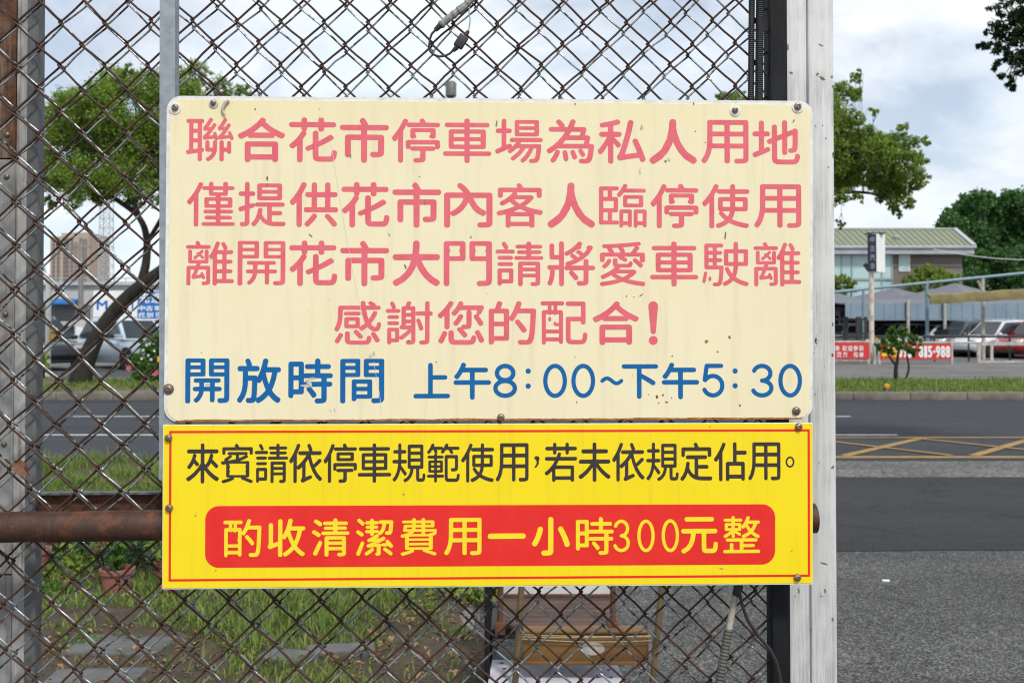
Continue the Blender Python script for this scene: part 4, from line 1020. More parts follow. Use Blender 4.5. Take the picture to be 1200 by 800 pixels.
# ------------------------------------------------------------------ cars
def car_paint(name, c, rough=.25, metal=.2):
    m = pm(name, c, tuple(x * .93 for x in c), 3, rough, 0, metal); b = m.node_tree.nodes['Principled BSDF']
    b.inputs['Coat Weight'].default_value = .6; b.inputs['Coat Roughness'].default_value = .06; return m
M['car_white'] = car_paint('car_white', (.72, .73, .74)); M['car_silver'] = car_paint('car_silver', (.42, .47, .53), .25, .5); M['car_black'] = car_paint('car_black', (.012, .013, .016))
M['car_grey'] = car_paint('car_grey', (.10, .11, .125), .25, .4); M['car_red'] = car_paint('car_red', (.30, .015, .02)); M['car_blue'] = car_paint('car_blue', (.56, .65, .74), .25, .2)
CARS = {'suv': (4.5, 1.84, 1.66, 1.0, (.24, .09, -.36, -.46)), 'hatch': (4.1, 1.74, 1.50, .93, (.25, .08, -.34, -.46)), 'sedan': (4.65, 1.80, 1.46, .90, (.20, .05, -.24, -.38))}
def car(label, kind, paint, loc, rotz, group):
    L, W, H, belt, (fb_, fr_, rr_, rb_) = CARS[kind]; w = W / 2
    t = thing('parked_car', label, 'car', ID, loc, rotz, group)
    Mx = MW[t.name]; m = MB(Mx)
    xs = [-.5, -.485, -.44, -.36, -.2, 0, .16, .28, .38, .45, .487, .5]
    wf = [.76, .88, .95, .985, 1, 1, 1, .99, .96, .89, .77, .62]
    zb = [.44, .33, .25, .21, .2, .2, .2, .2, .22, .25, .31, .38]
    rear = 1.0 if kind != 'sedan' else .98
    zt = [.86 * belt, .97 * belt, 1.0 * belt * rear, 1.0 * belt, 1.0 * belt, .985 * belt, .97 * belt, .95 * belt, .90 * belt, .82 * belt, .72 * belt, .62 * belt]
    vs_ = []; n = 11
    for x, f, b, tp in zip(xs, wf, zb, zt):
        y = w * f; h = tp - b
        ring = [(-y * .86, b), (-y * .97, b + .18 * h), (-y, b + .5 * h), (-y * .975, b + .78 * h), (-y * .90, tp - .03), (0, tp + .015), (y * .90, tp - .03), (y * .975, b + .78 * h), (y, b + .5 * h), (y * .97, b + .18 * h), (y * .86, b)]
        vs_ += [(x * L, a, c) for a, c in ring]
    fs = [(i * n + j, i * n + (j + 1) % n, (i + 1) * n + (j + 1) % n, (i + 1) * n + j) for i in range(len(xs) - 1) for j in range(n)]
    fs += [tuple(range(n)), tuple((len(xs) - 1) * n + j for j in range(n))]
    m.add(vs_, fs)
    # cabin
    zb_ = belt * .965; yb, yr = w * .90, w * .70
    X = [fb_ * L, fr_ * L, rr_ * L, rb_ * L]
    prof = [(X[0], zb_, yb), (X[1], H - .05, yr), ((X[1] * 2 + X[2]) / 3, H, yr), ((X[1] + X[2] * 2) / 3, H, yr * .99), (X[2], H - .06, yr * .96), (X[3], zb_, yb * .95)]
    vs_ = []; k = 5
    for x, z, y in prof:
        for j in range(k):
            s = -1 + 2 * j / (k - 1); vs_.append((x, y * s, z + (.03 * (1 - s * s) if z > zb_ + .1 else 0)))
    fs = [(i * k + j, i * k + j + 1, (i + 1) * k + j + 1, (i + 1) * k + j) for i in range(5) for j in range(k - 1)]
    fs += [tuple(i * k for i in range(6)), tuple(i * k + k - 1 for i in range(6))]
    m.add(vs_, fs)
    m.build('body', M[paint], t, smooth=38)
    def pane(name, q, sc=(.86, .84)):
        q = [Vector(p) for p in q]; c = sum(q, Vector()) / len(q); nn = (q[1] - q[0]).cross(q[2] - q[1]).normalized()
        g = MB(Mx); pl = [c + (p - c) * sc[0] + nn * .004 for p in q]; g.prism(pl, nn * .016); return g.build(name, M['glass_dark'], t, smooth=0)
    pane('windshield', [(X[0], -yb, zb_), (X[0], yb, zb_), (X[1], yr, H - .03), (X[1], -yr, H - .03)])
    pane('rear_window', [(X[3], yb * .95, zb_ + .06), (X[3], -yb * .95, zb_ + .06), (X[2], -yr * .96, H - .05), (X[2], yr * .96, H - .05)], (.84, .8))
    xm = (X[1] + X[2]) / 2 - .05
    for s in (1, -1):
        def sd_(x, t_): return (x, s * (yb + (yr - yb) * t_), zb_ + (H - zb_) * t_)
        A = [sd_(X[0] - .05, .07), sd_(X[1] - .02, .86), sd_(xm + .03, .9), sd_(xm + .03, .07)]; Bq = [sd_(xm - .03, .07), sd_(xm - .03, .9), sd_(X[2] + .02, .84), sd_(X[3] + .16, .07)]
        for q in (A, Bq): pane('side_window', q if s < 0 else q[::-1], (.93, 1))
        g = MB(Mx); g.box((X[0] - .20, s * yb - .02, zb_ + .02), (X[0] - .05, s * (yb + .17), zb_ + .15), .03); g.build('mirror', M[paint], t)
        g = MB(Mx); g.box((L * .42, s * w * .60 - .17, .66 * belt), (L * .488, s * w * .60 + .17, .80 * belt), .03); g.build('headlight', M['lamp_clear'], t)
        g = MB(Mx); g.box((-L * .494, s * w * .70 - .15, .74 * belt), (-L * .44, s * w * .70 + .15, .92 * belt), .03); g.build('taillight', M['lamp_red'], t)
        for xw in (.305 * L, -.295 * L):
            r = .335 if kind == 'suv' else .31; cy = s * (w - .10)
            g = MB(Mx); g.lathe([(r * 1.14, 0), (r * 1.14, .1)], (xw, s * (w - .094), r + .02), (0, s, 0), 24); ar = g.build('wheel_arch', M['trim_black'], t)
            g = MB(Mx); g.lathe([(r * .62, -.1), (r * .96, -.1), (r, -.06), (r, .09), (r * .95, .112), (r * .66, .115)], (xw, cy, r), (0, s, 0), 24); wh = g.build('wheel', M['rubber'], t)
            g = MB(Mx); g.lathe([(r * .66, .112), (r * .6, .09), (r * .2, .098), (r * .12, .108)], (xw, cy, r), (0, s, 0), 20)
            for q in range(5):
                a = 2 * math.pi * q / 5; g.bar((xw + r * .1 * math.cos(a), cy + s * .108, r + r * .1 * math.sin(a)), (xw + r * .62 * math.cos(a), cy + s * .108, r + r * .62 * math.sin(a)), .06, .02, (0, 1, 0))
            g.build('rim', M['rim'], wh)
    g = MB(Mx); g.box((L * .455, -w * .62, .24), (L * .494, w * .62, .40), .02); g.build('bumper', M['trim_black'], t); g = MB(Mx); g.box((-L * .497, -w * .74, .28), (-L * .46, w * .74, .42), .02); g.build('bumper', M['trim_black'], t)
    if kind == 'suv':
        for s in (1, -1):
            g = MB(Mx); g.tube([(X[1] - .1, s * yr * .88, H - .02), (X[1] - .2, s * yr * .88, H + .045), (X[2] + .2, s * yr * .88, H + .045), (X[2] + .1, s * yr * .88, H - .02)], .018, 6); g.build('roof_rail', M['rim'], t)
    return t
GL = 'cars parked behind the red banners across the road'
def cpos(u, Y): 
    p = at(u, 400, Y); return (p.x, Y, .132)
car('white hatchback behind the black louvred fence, left of the rusty sign pole', 'hatch', 'car_white', cpos(992, 51.5), R(200), GL)
car('white car directly right of the rusty sign pole, above the small frangipani', 'hatch', 'car_white', cpos(1052, 50.2), R(201), GL)
car('second white car from the sign pole, half hidden by the grey car', 'sedan', 'car_white', cpos(1092, 49.0), R(200), GL)
car('dark grey car between the second white car and the white sport utility', 'suv', 'car_grey', cpos(1130, 47.8), R(202), GL)
car('white sport utility car between the dark grey car and the red car', 'suv', 'car_white', cpos(1172, 46.4), R(200), GL)
car('dark red car behind the white framed gate at the right edge', 'suv', 'car_red', cpos(1222, 45.0), R(200), GL)
GR = 'cars across the road behind the leaning tree'
car('pale silver blue sport utility car behind the leaning tree trunk', 'suv', 'car_blue', (at(152, 400, 34.5).x, 34.5, .132), R(-40), GR)
car('black sport utility car half hidden by the left post', 'suv', 'car_black', (at(40, 400, 34).x, 34, .132), R(-42), GR)

# ------------------------------------------------------------------ buildings and structures on the right
M['roof_green'] = pm('roof_green', (.23, .255, .155), (.185, .21, .125), 2, .45, .05, .2)
M['fascia_grey'] = pm('fascia_grey', (.42, .44, .46), (.34, .36, .38), 2, .5, .03)
def brick_mat(name, c, mortar, sx, sy):
    m, nt, N, L, b = new_mat(name); bt = N.new('ShaderNodeTexBrick'); L.new(coords(N, L), bt.inputs[0])
    mp = N[bt.inputs[0].links[0].from_node.name]; mp.inputs['Rotation'].default_value = (math.pi / 2, 0, 0)
    bt.inputs['Color1'].default_value = (*c, 1); bt.inputs['Color2'].default_value = (*(x * .85 for x in c), 1); bt.inputs['Mortar'].default_value = (*mortar, 1)
    bt.inputs['Scale'].default_value = 1; bt.inputs['Brick Width'].default_value = sx; bt.inputs['Row Height'].default_value = sy; bt.inputs['Mortar Size'].default_value = .02
    L.new(bt.outputs[0], b.inputs['Base Color']); b.inputs['Roughness'].default_value = .7; return m
M['tile_brown'] = brick_mat('tile_brown', (.20, .165, .145), (.13, .11, .10), .9, .45)
M['glass_teal'] = pm('glass_teal', (.42, .58, .58), (.36, .52, .53), .6, .12, 0, spec=.8)
M['mullion'] = pm('mullion', (.35, .42, .43), (.3, .36, .37), 3, .4, 0, .3)
M['tent_grey'] = pm('tent_grey', (.15, .155, .18), (.12, .125, .15), 1.5, .7, .1)
M['steel_blue'] = pm('steel_blue', (.15, .25, .31), (.20, .28, .33), 2, .5, .05, .1)
M['board_blue'] = pm('board_blue', (.20, .27, .33), (.16, .225, .285), 1.2, .55, .03)
M['awning_tan'] = pm('awning_tan', (.24, .205, .085), (.15, .125, .05), 3, .8, .3, bd=.05)
M['post_offwhite'] = pm('post_offwhite', (.50, .49, .46), (.30, .26, .22), 5, .6, .1)
M['pole_rusty'] = pm('pole_rusty', (.60, .56, .50), (.30, .14, .07), 4, .7, .1, 0, (1, 1, .5), .5, .68)
M['banner_red'] = pm('banner_red', (.62, .035, .03), (.52, .025, .025), 1.2, .6, .1)
M['sign_navy'] = pm('sign_navy', (.018, .022, .05), (.025, .03, .06), 4, .3, 0)
M['sign_white'] = pm('sign_white', (.78, .79, .80), (.70, .71, .72), 2, .45, 0)
M['sign_blue'] = pm('sign_blue', (.006, .12, .42), (.008, .15, .47), 2, .45, 0)
M['carport_shade'] = pm('carport_shade', (.02, .02, .022), (.035, .035, .036), 1, .9, 0)  # near-black colour standing in for the shade under the carport roof
YB = 72
XB0, XB1 = at(830, 380, YB).x, at(1128, 380, YB).x
zw = at(1000, 297, YB).z; zr0 = at(1000, 289, YB - .7).z
bd_ = thing('office_building', 'two storey building with an olive green ribbed roof, brown tiles and a glass front', 'building', ID, ((XB0 + XB1) / 2, YB + 5, .13))
q = MB(); q.box((XB0, YB, .13), (XB1, YB + 11, zw)); q.build('wall', M['tile_brown'], bd_, smooth=0)
q = MB(); q.box((XB0 - .5, YB - .75, at(1000, 298, YB - .7).z), (XB1 + .55, YB - .45, zr0), .04); q.box((XB0 - .5, YB - .9, at(1000, 291, YB - .7).z), (XB1 + .65, YB - .76, zr0 + .06), .03)
q.build('fascia', M['fascia_grey'], bd_)
zr = at(1000, 268.5, YB + 5).z; ye, yr_ = YB - .72, YB + 5.2
q = MB(); e0, e1 = XB0 - .5, XB1 + .5; r1 = XB1 + 1.9
top = [(e0, ye, zr0 + .03), (e1, ye, zr0 + .03), (r1 - .2, yr_, zr), (e0, yr_, zr)]
q.prism(top, (0, 0, -.12)); q.prism([(e0, yr_, zr), (r1 - .2, yr_, zr), (e1, YB + 11.5, zr0), (e0, YB + 11.5, zr0)], (0, 0, -.12))
nrib = 46
for i in range(nrib):
    t = i / (nrib - 1); a = Vector(top[0]).lerp(Vector(top[1]), t); b = Vector(top[3]).lerp(Vector(top[2]), t); q.bar(a + Vector((0, 0, .02)), b + Vector((0, 0, .02)), .07, .06)
q.build('roof', M['roof_green'], bd_, smooth=0)
q = MB(); q.bar(Vector(top[1]) + Vector((.05, 0, .05)), Vector(top[2]) + Vector((.05, 0, .05)), .28, .16); q.bar((e0, yr_, zr + .05), (r1, yr_, zr + .05), .3, .12); q.build('roof_trim', M['fascia_grey'], bd_, smooth=0)
xg1 = at(1045, 300, YB).x
q = MB(); q.box((XB0 + .3, YB - .06, at(0, 352, YB).z), (xg1, YB - .01, at(0, 298.5, YB).z)); gl = q.build('window', M['glass_teal'], bd_, smooth=0)
q = MB(); us = [856, 878, 900, 922, 944, 962, 986, 998, 1020, 1033, 1045]
for u in us: x = at(u, 320, YB).x; q.box((x - .05, YB - .12, at(0, 352, YB).z), (x + .05, YB - .062, at(0, 299, YB).z))
for v in (327,): z = at(0, v, YB).z; q.box((XB0 + .3, YB - .16, z - .06), (xg1, YB - .122, z + .06))
q.build('frame', M['mullion'], gl, smooth=0)
a, b = at(1054, 317, YB), at(1065, 297.8, YB)
q = MB(); q.box((a.x - .06, YB - .08, a.z - .06), (b.x + .06, YB - .012, b.z - .04)); wf_ = q.build('window', M['sign_white'], bd_, smooth=0)
q = MB(); q.box((a.x + .03, YB - .1, a.z + .03), (b.x - .03, YB - .085, b.z - .12)); q.build('pane', M['glass_teal'], wf_, smooth=0)
q = MB(); z = at(0, 311, YB).z; q.box((xg1 + .06, YB - .03, z - .03), (XB1, YB - .002, z + .03)); q.build('ledge', M['fascia_grey'], bd_, smooth=0)
q = MB(); c = at(1050, 281, YB + 1.8); q.lathe([(.14, 0), (.14, .35), (.22, .36), (.22, .5), (.05, .55)], (c.x, c.y, c.z - .2), (0, 0, 1), 12); q.build('roof_vent', M['fascia_grey'], bd_)
def tent(label, u, vpk, veave, Y, hw):
    c = at(u, vpk, Y); ze = at(u, veave, Y).z
    t = thing('canopy_tent', label, 'tent', ID, (c.x, Y, .13), group='grey tent roofs over the parked cars')
    q = MB(); n = 6
    ca, sa = math.cos(R(33)), math.sin(R(33)); cs = [(a_ * ca - b_ * sa, a_ * sa + b_ * ca) for a_, b_ in ((-hw, -hw), (hw, -hw), (hw, hw), (-hw, hw))]; vs_ = [(c.x, Y, c.z)]; fs = []
    ringp = []
    for k in range(1, n + 1):
        f = k / n; z = c.z + (ze - c.z) * (f ** .85)
        for a_, b_ in cs: vs_.append((c.x + a_ * f, Y + b_ * f, z))
    fs += [(0, 1 + i, 1 + (i + 1) % 4) for i in range(4)]
    for k in range(n - 1):
        for i in range(4): fs.append((1 + 4 * k + i, 1 + 4 * k + (i + 1) % 4, 5 + 4 * k + (i + 1) % 4, 5 + 4 * k + i))
    b0 = 1 + 4 * (n - 1); bb = len(vs_)
    for i in range(4): vs_.append((vs_[b0 + i][0], vs_[b0 + i][1], ze - .25))
    fs += [(b0 + i, b0 + (i + 1) % 4, bb + (i + 1) % 4, bb + i) for i in range(4)]
    q.add(vs_, fs); q.build('roof_cloth', M['tent_grey'], t, smooth=20)
    for a_, b_ in cs:
        q = MB(); q.tube([(c.x + a_ * .97, Y + b_ * .97, .13), (c.x + a_ * .97, Y + b_ * .97, ze - .05)], .05, 8); q.build('leg', M['post_offwhite'], t)
tent('largest grey tent roof with its peak left of the white bracketed post', 1119, 331.5, 360, 62, 4.6)
tent('middle grey tent roof with its peak just right of the rusty sign pole', 1047, 337, 358, 65.5, 4.0)
tent('leftmost grey tent roof, partly behind the outermost white post', 972, 341, 366, 60, 4.2)
cpt = thing('carport', 'long low carport with a blue grey board along its front, over the parked cars', 'carport', ID, (at(1110, 400, 48).x, 51, .13))
YC = 48.0; x0, x1 = at(991, 380, YC).x, at(1330, 380, YC).x; zt_, zb_2 = at(0, 354.5, YC).z, at(0, 373.5, YC).z
q = MB(); q.box((x0, YC, zb_2), (x1, YC + .08, zt_), .01); q.build('fascia_board', M['board_blue'], cpt, smooth=0)
q = MB(); 
for i in range(26):
    x = x0 + (x1 - x0) * (i + .5) / 26; q.box((x - .02, YC - .018, zb_2 + .02), (x + .02, YC - .002, zt_ - .02))
q.box((x0, YC - .06, zb_2 - .07), (x1, YC + .06, zb_2 - .003))
q.build('batten', M['steel_blue'], cpt, smooth=0)
q = MB(); q.prism([(x0, YC + .1, zt_ - .1), (x1, YC + .1, zt_ - .1), (x1, YC + 7.5, zt_ + .3), (x0, YC + 7.5, zt_ + .3)], (0, 0, .06)); q.build('roof', M['tent_grey'], cpt, smooth=0)
q = MB(); q.box((x0 - 6, YC + 7.55, .13), (x1, YC + 7.7, zt_ + .2)); q.build('shade_wall', M['carport_shade'], cpt, smooth=0)  # added wall at the back, its dark colour painted as canopy shade
for u in (1063, 1106, 1186, 1240, 1300):
    x = at(u, 380, YC).x; q = MB(); q.tube([(x, YC - .12, .13), (x, YC - .12, zt_ + (.15 if u < 1150 else -.7))], .07, 8); q.build('post', M['post_offwhite'], cpt)
YA = 41.4
aw = MB(); n = 44
a, b = at(1084, 350.5, YA), at(1330, 336, YA); vs_ = []; prof = [(0, .24), (-.25, .28), (-.5, .2), (-.54, -.1), (-.52, -.34), (-.47, -.34), (-.46, -.05), (-.3, .14)]
for i in range(n + 1):
    t = i / n; p = a.lerp(b, t); s = .03 * math.sin(t * 40) + random.gauss(0, .012)
    vs_ += [(p.x, YA + y + s, p.z + z * .66 + s * .6) for y, z in prof]
k = len(prof)
aw.add(vs_, [(i * k + j, i * k + (j + 1) % k, (i + 1) * k + (j + 1) % k, (i + 1) * k + j) for i in range(n) for j in range(k)] + [tuple(range(k)), tuple(n * k + j for j in range(k))])
tag(aw.build('awning', M['awning_tan'], smooth=50), 'sagging olive tan awning cloth above the blue grey carport board', 'awning')
fr_ = thing('gantry', 'pale blue steel gantry with a long rising beam and white posts, before the tents', 'gantry', ID, (at(1100, 400, 41.9).x, 41.9, .13))
YQ = 41.9; a, b = at(930, 347, YQ), at(1330, 307, YQ)
q = MB(); q.tube([a, b], .062, 10); q.build('beam', M['steel_blue'], fr_)
for u, mt, r in ((1012, 'steel_blue', .055), (1086.5, 'steel_blue', .07), (1152, 'post_offwhite', .075), (1290, 'post_offwhite', .1), (940, 'steel_blue', .08)):
    x = at(u, 380, YQ).x; t = (x - a.x) / (b.x - a.x); z = a.z + (b.z - a.z) * t
    q = MB(); q.tube([(x, YQ, .13), (x, YQ, z - .02)], r, 8); q.build('post', M[mt], fr_)
c = at(1152, 329, YQ); q = MB(); q.tube([at(1146, 329, YQ - .02), at(1147.5, 333, YQ - .02), at(1152, 341, YQ - .02)], .05, 8); q.build('bracket', M['post_offwhite'], fr_)
sp = thing('pole_sign', 'navy and white box sign on top of a rusty white pole', 'sign', ID, (at(1021, 400, 38.6).x, 38.6, .13))
YP = 38.6; c = at(1021.3, 380, YP)
q = MB(); q.tube([(c.x, YP, .13), (c.x, YP, at(0, 318, YP).z)], .095, 12); q.build('pole', M['pole_rusty'], sp)
# the box is turned so that both its navy face and its white side show
cx, cz0, cz1 = at(1028, 380, YP).x, at(0, 319, YP).z, at(0, 274.5, YP).z
bx = [at(1017.5, 380, YP - .05), at(1029.2, 380, YP - .42), at(1037.8, 380, YP + .1)]
pA, pB, pC = [Vector((p.x, y, 0)) for p, y in zip(bx, (YP - .02, YP - .30, YP + .1))]
pD = pA + pC - pB
q = MB(); q.prism([(p.x, p.y, cz0) for p in (pA, pB, pC, pD)], (0, 0, cz1 - cz0)); q.build('box', M['sign_white'], sp, smooth=0)
nA = (pB - pA).normalized(); off = Vector((nA.y, -nA.x, 0)) * .012
q = MB(); q.prism([pA + off * .25 + nA * .01 + Vector((0, 0, cz0 + .02)), pB + off * .25 - nA * .01 + Vector((0, 0, cz0 + .02)), pB + off * .25 - nA * .01 + Vector((0, 0, cz1 - .02)), pA + off * .25 + nA * .01 + Vector((0, 0, cz1 - .02))], off); q.build('face', M['sign_navy'], sp, smooth=0)
q = MB(); q.box((c.x - .16, YP - .2, cz1 + .004), (pC.x - .1, YP + .25, cz1 + .05)); q.build('top_cap', M['trim_black'], sp)
Sg = Matrix.Translation(pA + off * 1.4) @ Matrix.Rotation(math.atan2(nA.y, nA.x), 4, 'Z')
wA = (pB - pA).length; M['letter_grey'] = pm('letter_grey', (.34, .36, .40), (.28, .30, .34), 6, .5, 0)
def word(text, cells, style, y, mat, parent, Mf):
    """cells: (x centre, z centre, width, height) for every character"""
    lp_ = []
    for chh, (x, z, w, h) in zip(text, cells): lp_ += [l + np.array([x, z]) for l in char(style, chh, w, h)]
    return lettering(lp_, y, M[mat], parent, Mf, .006)
hh = (cz1 - cz0) / 4.3
word('中古汽車', [(wA * .58, cz1 - hh * (.65 + i), wA * .5, hh * .72) for i in range(4)], 'bg', -.004, 'letter_grey', sp, Sg)
q = MB(); q.tube([at(1018, 318, YP), at(1015, 314, YP), at(1013, 309.5, YP)], .04, 8); q.tube([at(1013, 309.5, YP), at(1016.5, 313, YP)], [.09, .05], 10); q.build('spotlight', M['trim_black'], sp)
def banner(label, u0, u1, v0, v1, Y, name='banner'):
    a, b = at(u0, v1, Y), at(u1, v0, Y); t = thing(name, label, 'banner', ID, ((a.x + b.x) / 2, Y, a.z))
    q = MB(); n = 30; vs_ = []
    for i in range(n + 1):
        x = a.x + (b.x - a.x) * i / n; s = .012 * math.sin(i * 1.3)
        vs_ += [(x, Y + s, a.z), (x, Y + s, b.z), (x, Y + s + .012, b.z), (x, Y + s + .012, a.z)]
    q.add(vs_, [(4 * i + j, 4 * i + (j + 1) % 4, 4 * i + 4 + (j + 1) % 4, 4 * i + 4 + j) for i in range(n) for j in range(4)] + [(0, 1, 2, 3), (4 * n, 4 * n + 1, 4 * n + 2, 4 * n + 3)]); q.build('cloth', M['banner_red'], t, smooth=60)
    return t, a, b
YN = 38.0
t, a, b = banner('red banner with two rows of white characters, left of the sign pole', 930, 1019, 401.5, 420.5, YN)
W_ = lambda u: at(u, 400, YN).x; Z_ = lambda v: at(0, v, YN).z; k_ = YN / 1200
word('中古車歡迎參觀', [(W_(u), Z_(408), 5.4 * k_, 6.0 * k_) for u in (967, 973.5, 981, 989.5, 996, 1002.5, 1009)], 'bg', YN - .022, 'sign_white', t, ID)
word('買賣租車', [(W_(u), Z_(415.5), 5.4 * k_, 6.0 * k_) for u in (983, 990, 1002.5, 1009)], 'bg', YN - .022, 'sign_white', t, ID)
t, a, b = banner('red banner with a large white phone number, behind the small frangipani tree', 1032, 1115, 403, 421, YN)
word('車專線', [(W_(u), Z_(412.5), 6.4 * k_, 12.5 * k_) for u in (1035.6, 1041.8, 1048)], 'bg', YN - .022, 'letter_yellow', t, ID)
word('0913', [(W_(u), Z_(412.3), 5.2 * k_, 13 * k_) for u in (1054.5, 1060.2, 1065.4, 1070.4)], 'num', YN - .022, 'sign_white', t, ID)
word('815-988', [(W_(u), Z_(412), w * k_, (13.6 if w > 3 else 2.6) * k_) for u, w in ((1079, 5.4), (1084.4, 3.4), (1089.4, 5.2), (1094.4, 2.6), (1098.8, 5.4), (1104.6, 5.4), (1110.4, 5.4))], 'num', YN - .022, 'sign_white', t, ID)
bf = thing('barrier_rail', 'low white barrier rail carrying the two red banners along the car lot', 'barrier', ID, (W_(1060), YN + .1, .13))
for v in (400.5, 422.5):
    q = MB(); q.tube([(W_(900), YN + .07, Z_(v)), (W_(1020), YN + .07, Z_(v))], .045, 8); q.build('rail', M['post_offwhite'], bf)
q = MB(); q.tube([(W_(1030), YN + .07, Z_(401.5)), (W_(1147), YN + .07, Z_(401.5))], .045, 8); q.build('rail', M['post_offwhite'], bf)
for u in (940, 1018.5, 1025.5, 1031, 1116):
    q = MB(); q.tube([(W_(u), YN + .09, .13), (W_(u), YN + .09, Z_(398 if u != 1025.5 else 404))], .06, 8); q.build('post', M['post_offwhite'], bf)
gt = thing('sliding_gate', 'white framed low gate at the right end of the red banners', 'gate', ID, (at(1190, 400, 39.5).x, 39.5, .13))
YZ = 39.5
def zx(u, v): p = at(u, v, YZ); return (p.x, YZ, p.z)
for p0, p1, w in (((1145, 402.5), (1300, 402.5), .14), ((1145, 424.5), (1300, 424.5), .13)): q = MB(); q.bar(zx(*p0), zx(*p1), .08, w); q.build('rail', M['post_offwhite'], gt, smooth=0)
for u, w in ((1147, .13), (1162, .10), (1215, .1), (1260, .1)): q = MB(); q.bar(zx(u, 423), zx(u, 404), .075, w, (1, 0, 0)); q.build('post', M['post_offwhite'], gt, smooth=0)
bl_ = thing('louvred_fence', 'black metal louvred fence panel left of the sign pole', 'fence', ID, (at(998, 400, 40.2).x, 40.2, .13))
YL = 40.2
def lx(u, v): p = at(u, v, YL); return (p.x, YL, p.z)
for u in (960, 991, 1006, 1014.5): q = MB(); q.bar(lx(u, 424), lx(u, 371), .1, .18 if u < 1010 else .1, (1, 0, 0)); q.build('post', M['trim_black'], bl_, smooth=0)
for v in (374, 391, 395, 399): q = MB(); q.bar(lx(940, v), lx(1015, v), .06, .08); q.build('slat', M['trim_black'], bl_, smooth=0)
q = MB(); q.tube([(at(1082, 394, 40.6).x, 40.6, at(0, 394, 40.6).z), (at(1300, 394.5, 40.6).x, 40.6, at(0, 394.5, 40.6).z)], .05, 8)
for u in (1095, 1135, 1183, 1230): x = at(u, 394, 40.6).x; q.tube([(x, 40.6, .13), (x, 40.6, at(0, 394, 40.6).z)], .035, 6)
tag(q.build('black_rail', M['trim_black']), 'thin black rail running before the parked cars, above the phone banner', 'rail')
oc = MB(); a, b = at(1094, 292, 55), at(1330, 294, 40); pts = [a.lerp(b, i / 20) - Vector((0, 0, .45 * math.sin(math.pi * i / 20))) for i in range(21)]
oc.tube(pts, .02, 6); tag(oc.build('overhead_cable', M['sign_white']), 'pale overhead cable strung from the building across the dark trees', 'cable')
c = gnd(1039, 459, .14); q = MB(); q.lathe([(.015, 0), (.015, .16)], (c.x, 22.2, .14), (0, 0, 1), 8); q.lathe([(.055, -.012), (.055, .012), (.04, .018)], (c.x, 22.18, .27), (0, -1, 0), 16)
M['reflector'] = pm('reflector', (.75, .33, .01), (.65, .26, .01), 30, .25, 0)
tag(q.build('road_reflector', M['reflector']), 'small round orange reflector on the grass verge below the frangipani', 'reflector')
q = MB(); c = at(1037, 457, 22.6); bm_ = []
q.lathe([(.02, .10), (.08, .085), (.11, .04), (.12, 0)], (c.x - .03, 22.35, .14), (.1, 0, 1), 9); tag(q.build('rock', M['trim_black']), 'small dark rock on the grass beside the orange reflector', 'rock')

# ------------------------------------------------------------------ left side, far away
M['tower_wall'] = pm('tower_wall', (.42, .33, .26), (.38, .30, .24), .2, .8, 0); M['tower_dark'] = pm('tower_dark', (.13, .125, .13), (.16, .15, .15), .2, .5, 0); M['tower_slot_shade'] = pm('tower_slot_shade', (.25, .20, .165), (.22, .18, .15), .2, .8, 0)  # last one: wall colour darkened to imitate shade inside a recess
YW = 320; kx = YW / 1200
ap = thing('apartment_tower', 'distant beige high rise apartment tower beyond the car dealer roof', 'building', ID, (at(83, 380, YW).x, YW, 0))
def tx(u): return at(u, 380, YW).x
ztop = at(0, 273, YW).z; zt2 = at(0, 277, YW).z
q = MB(); q.box((tx(58), YW, 0), (tx(84), YW + 14, zt2)); q.box((tx(84.02), YW - 2, 0), (tx(106.5), YW + 14, ztop)); q.box((tx(66), YW + 3, zt2 - .1), (tx(80), YW + 10, zt2 + 1.3)); q.build('wall', M['tower_wall'], ap, smooth=0)
q = MB(); q.box((tx(89.5), YW - 2.15, 0), (tx(93.5), YW - 2.02, ztop - 3)); q.build('recess_shade', M['tower_slot_shade'], ap, smooth=0)  # shade of a recess painted as a darker strip, proud of the wall
for rr in range(13):
    v = 280 + rr * 5.2
    for u0, u1, dy in ((60.5, 64, 0), (66, 69.5, 0), (73.5, 80, 0), (85, 88.5, 2), (95.5, 98.5, 2), (101, 105, 2)):
        if u0 in (101,) : continue
        q = MB(); z = at(0, v, YW).z; q.box((tx(u0), YW - dy - .12, z - .9), (tx(u1), YW - dy - .02, z + (.15 if dy else .2))); q.build('window', M['tower_dark'], ap, smooth=0)
for u0 in (99.7, 102.6): q = MB(); q.box((tx(u0), YW - 2.2, 4), (tx(u0 + 1.7), YW - 2.02, ztop - 2)); q.build('glass_strip', M['tower_dark'], ap, smooth=0)
YM = 230; lm = MB(); zt_m = 36; cxm = at(124.5, 300, YM).x
M['mast'] = pm('mast', (.42, .45, .48), (.36, .39, .42), .5, .6, 0)
def hwz(z): return 1.35 - .35 * z / zt_m
for sx in (-1, 1):
    for sy in (-1, 1): lm.tube([(cxm + sx * hwz(0), YM + sy * hwz(0), 0), (cxm + sx * hwz(zt_m), YM + sy * hwz(zt_m), zt_m)], .11, 6)
nz = 17
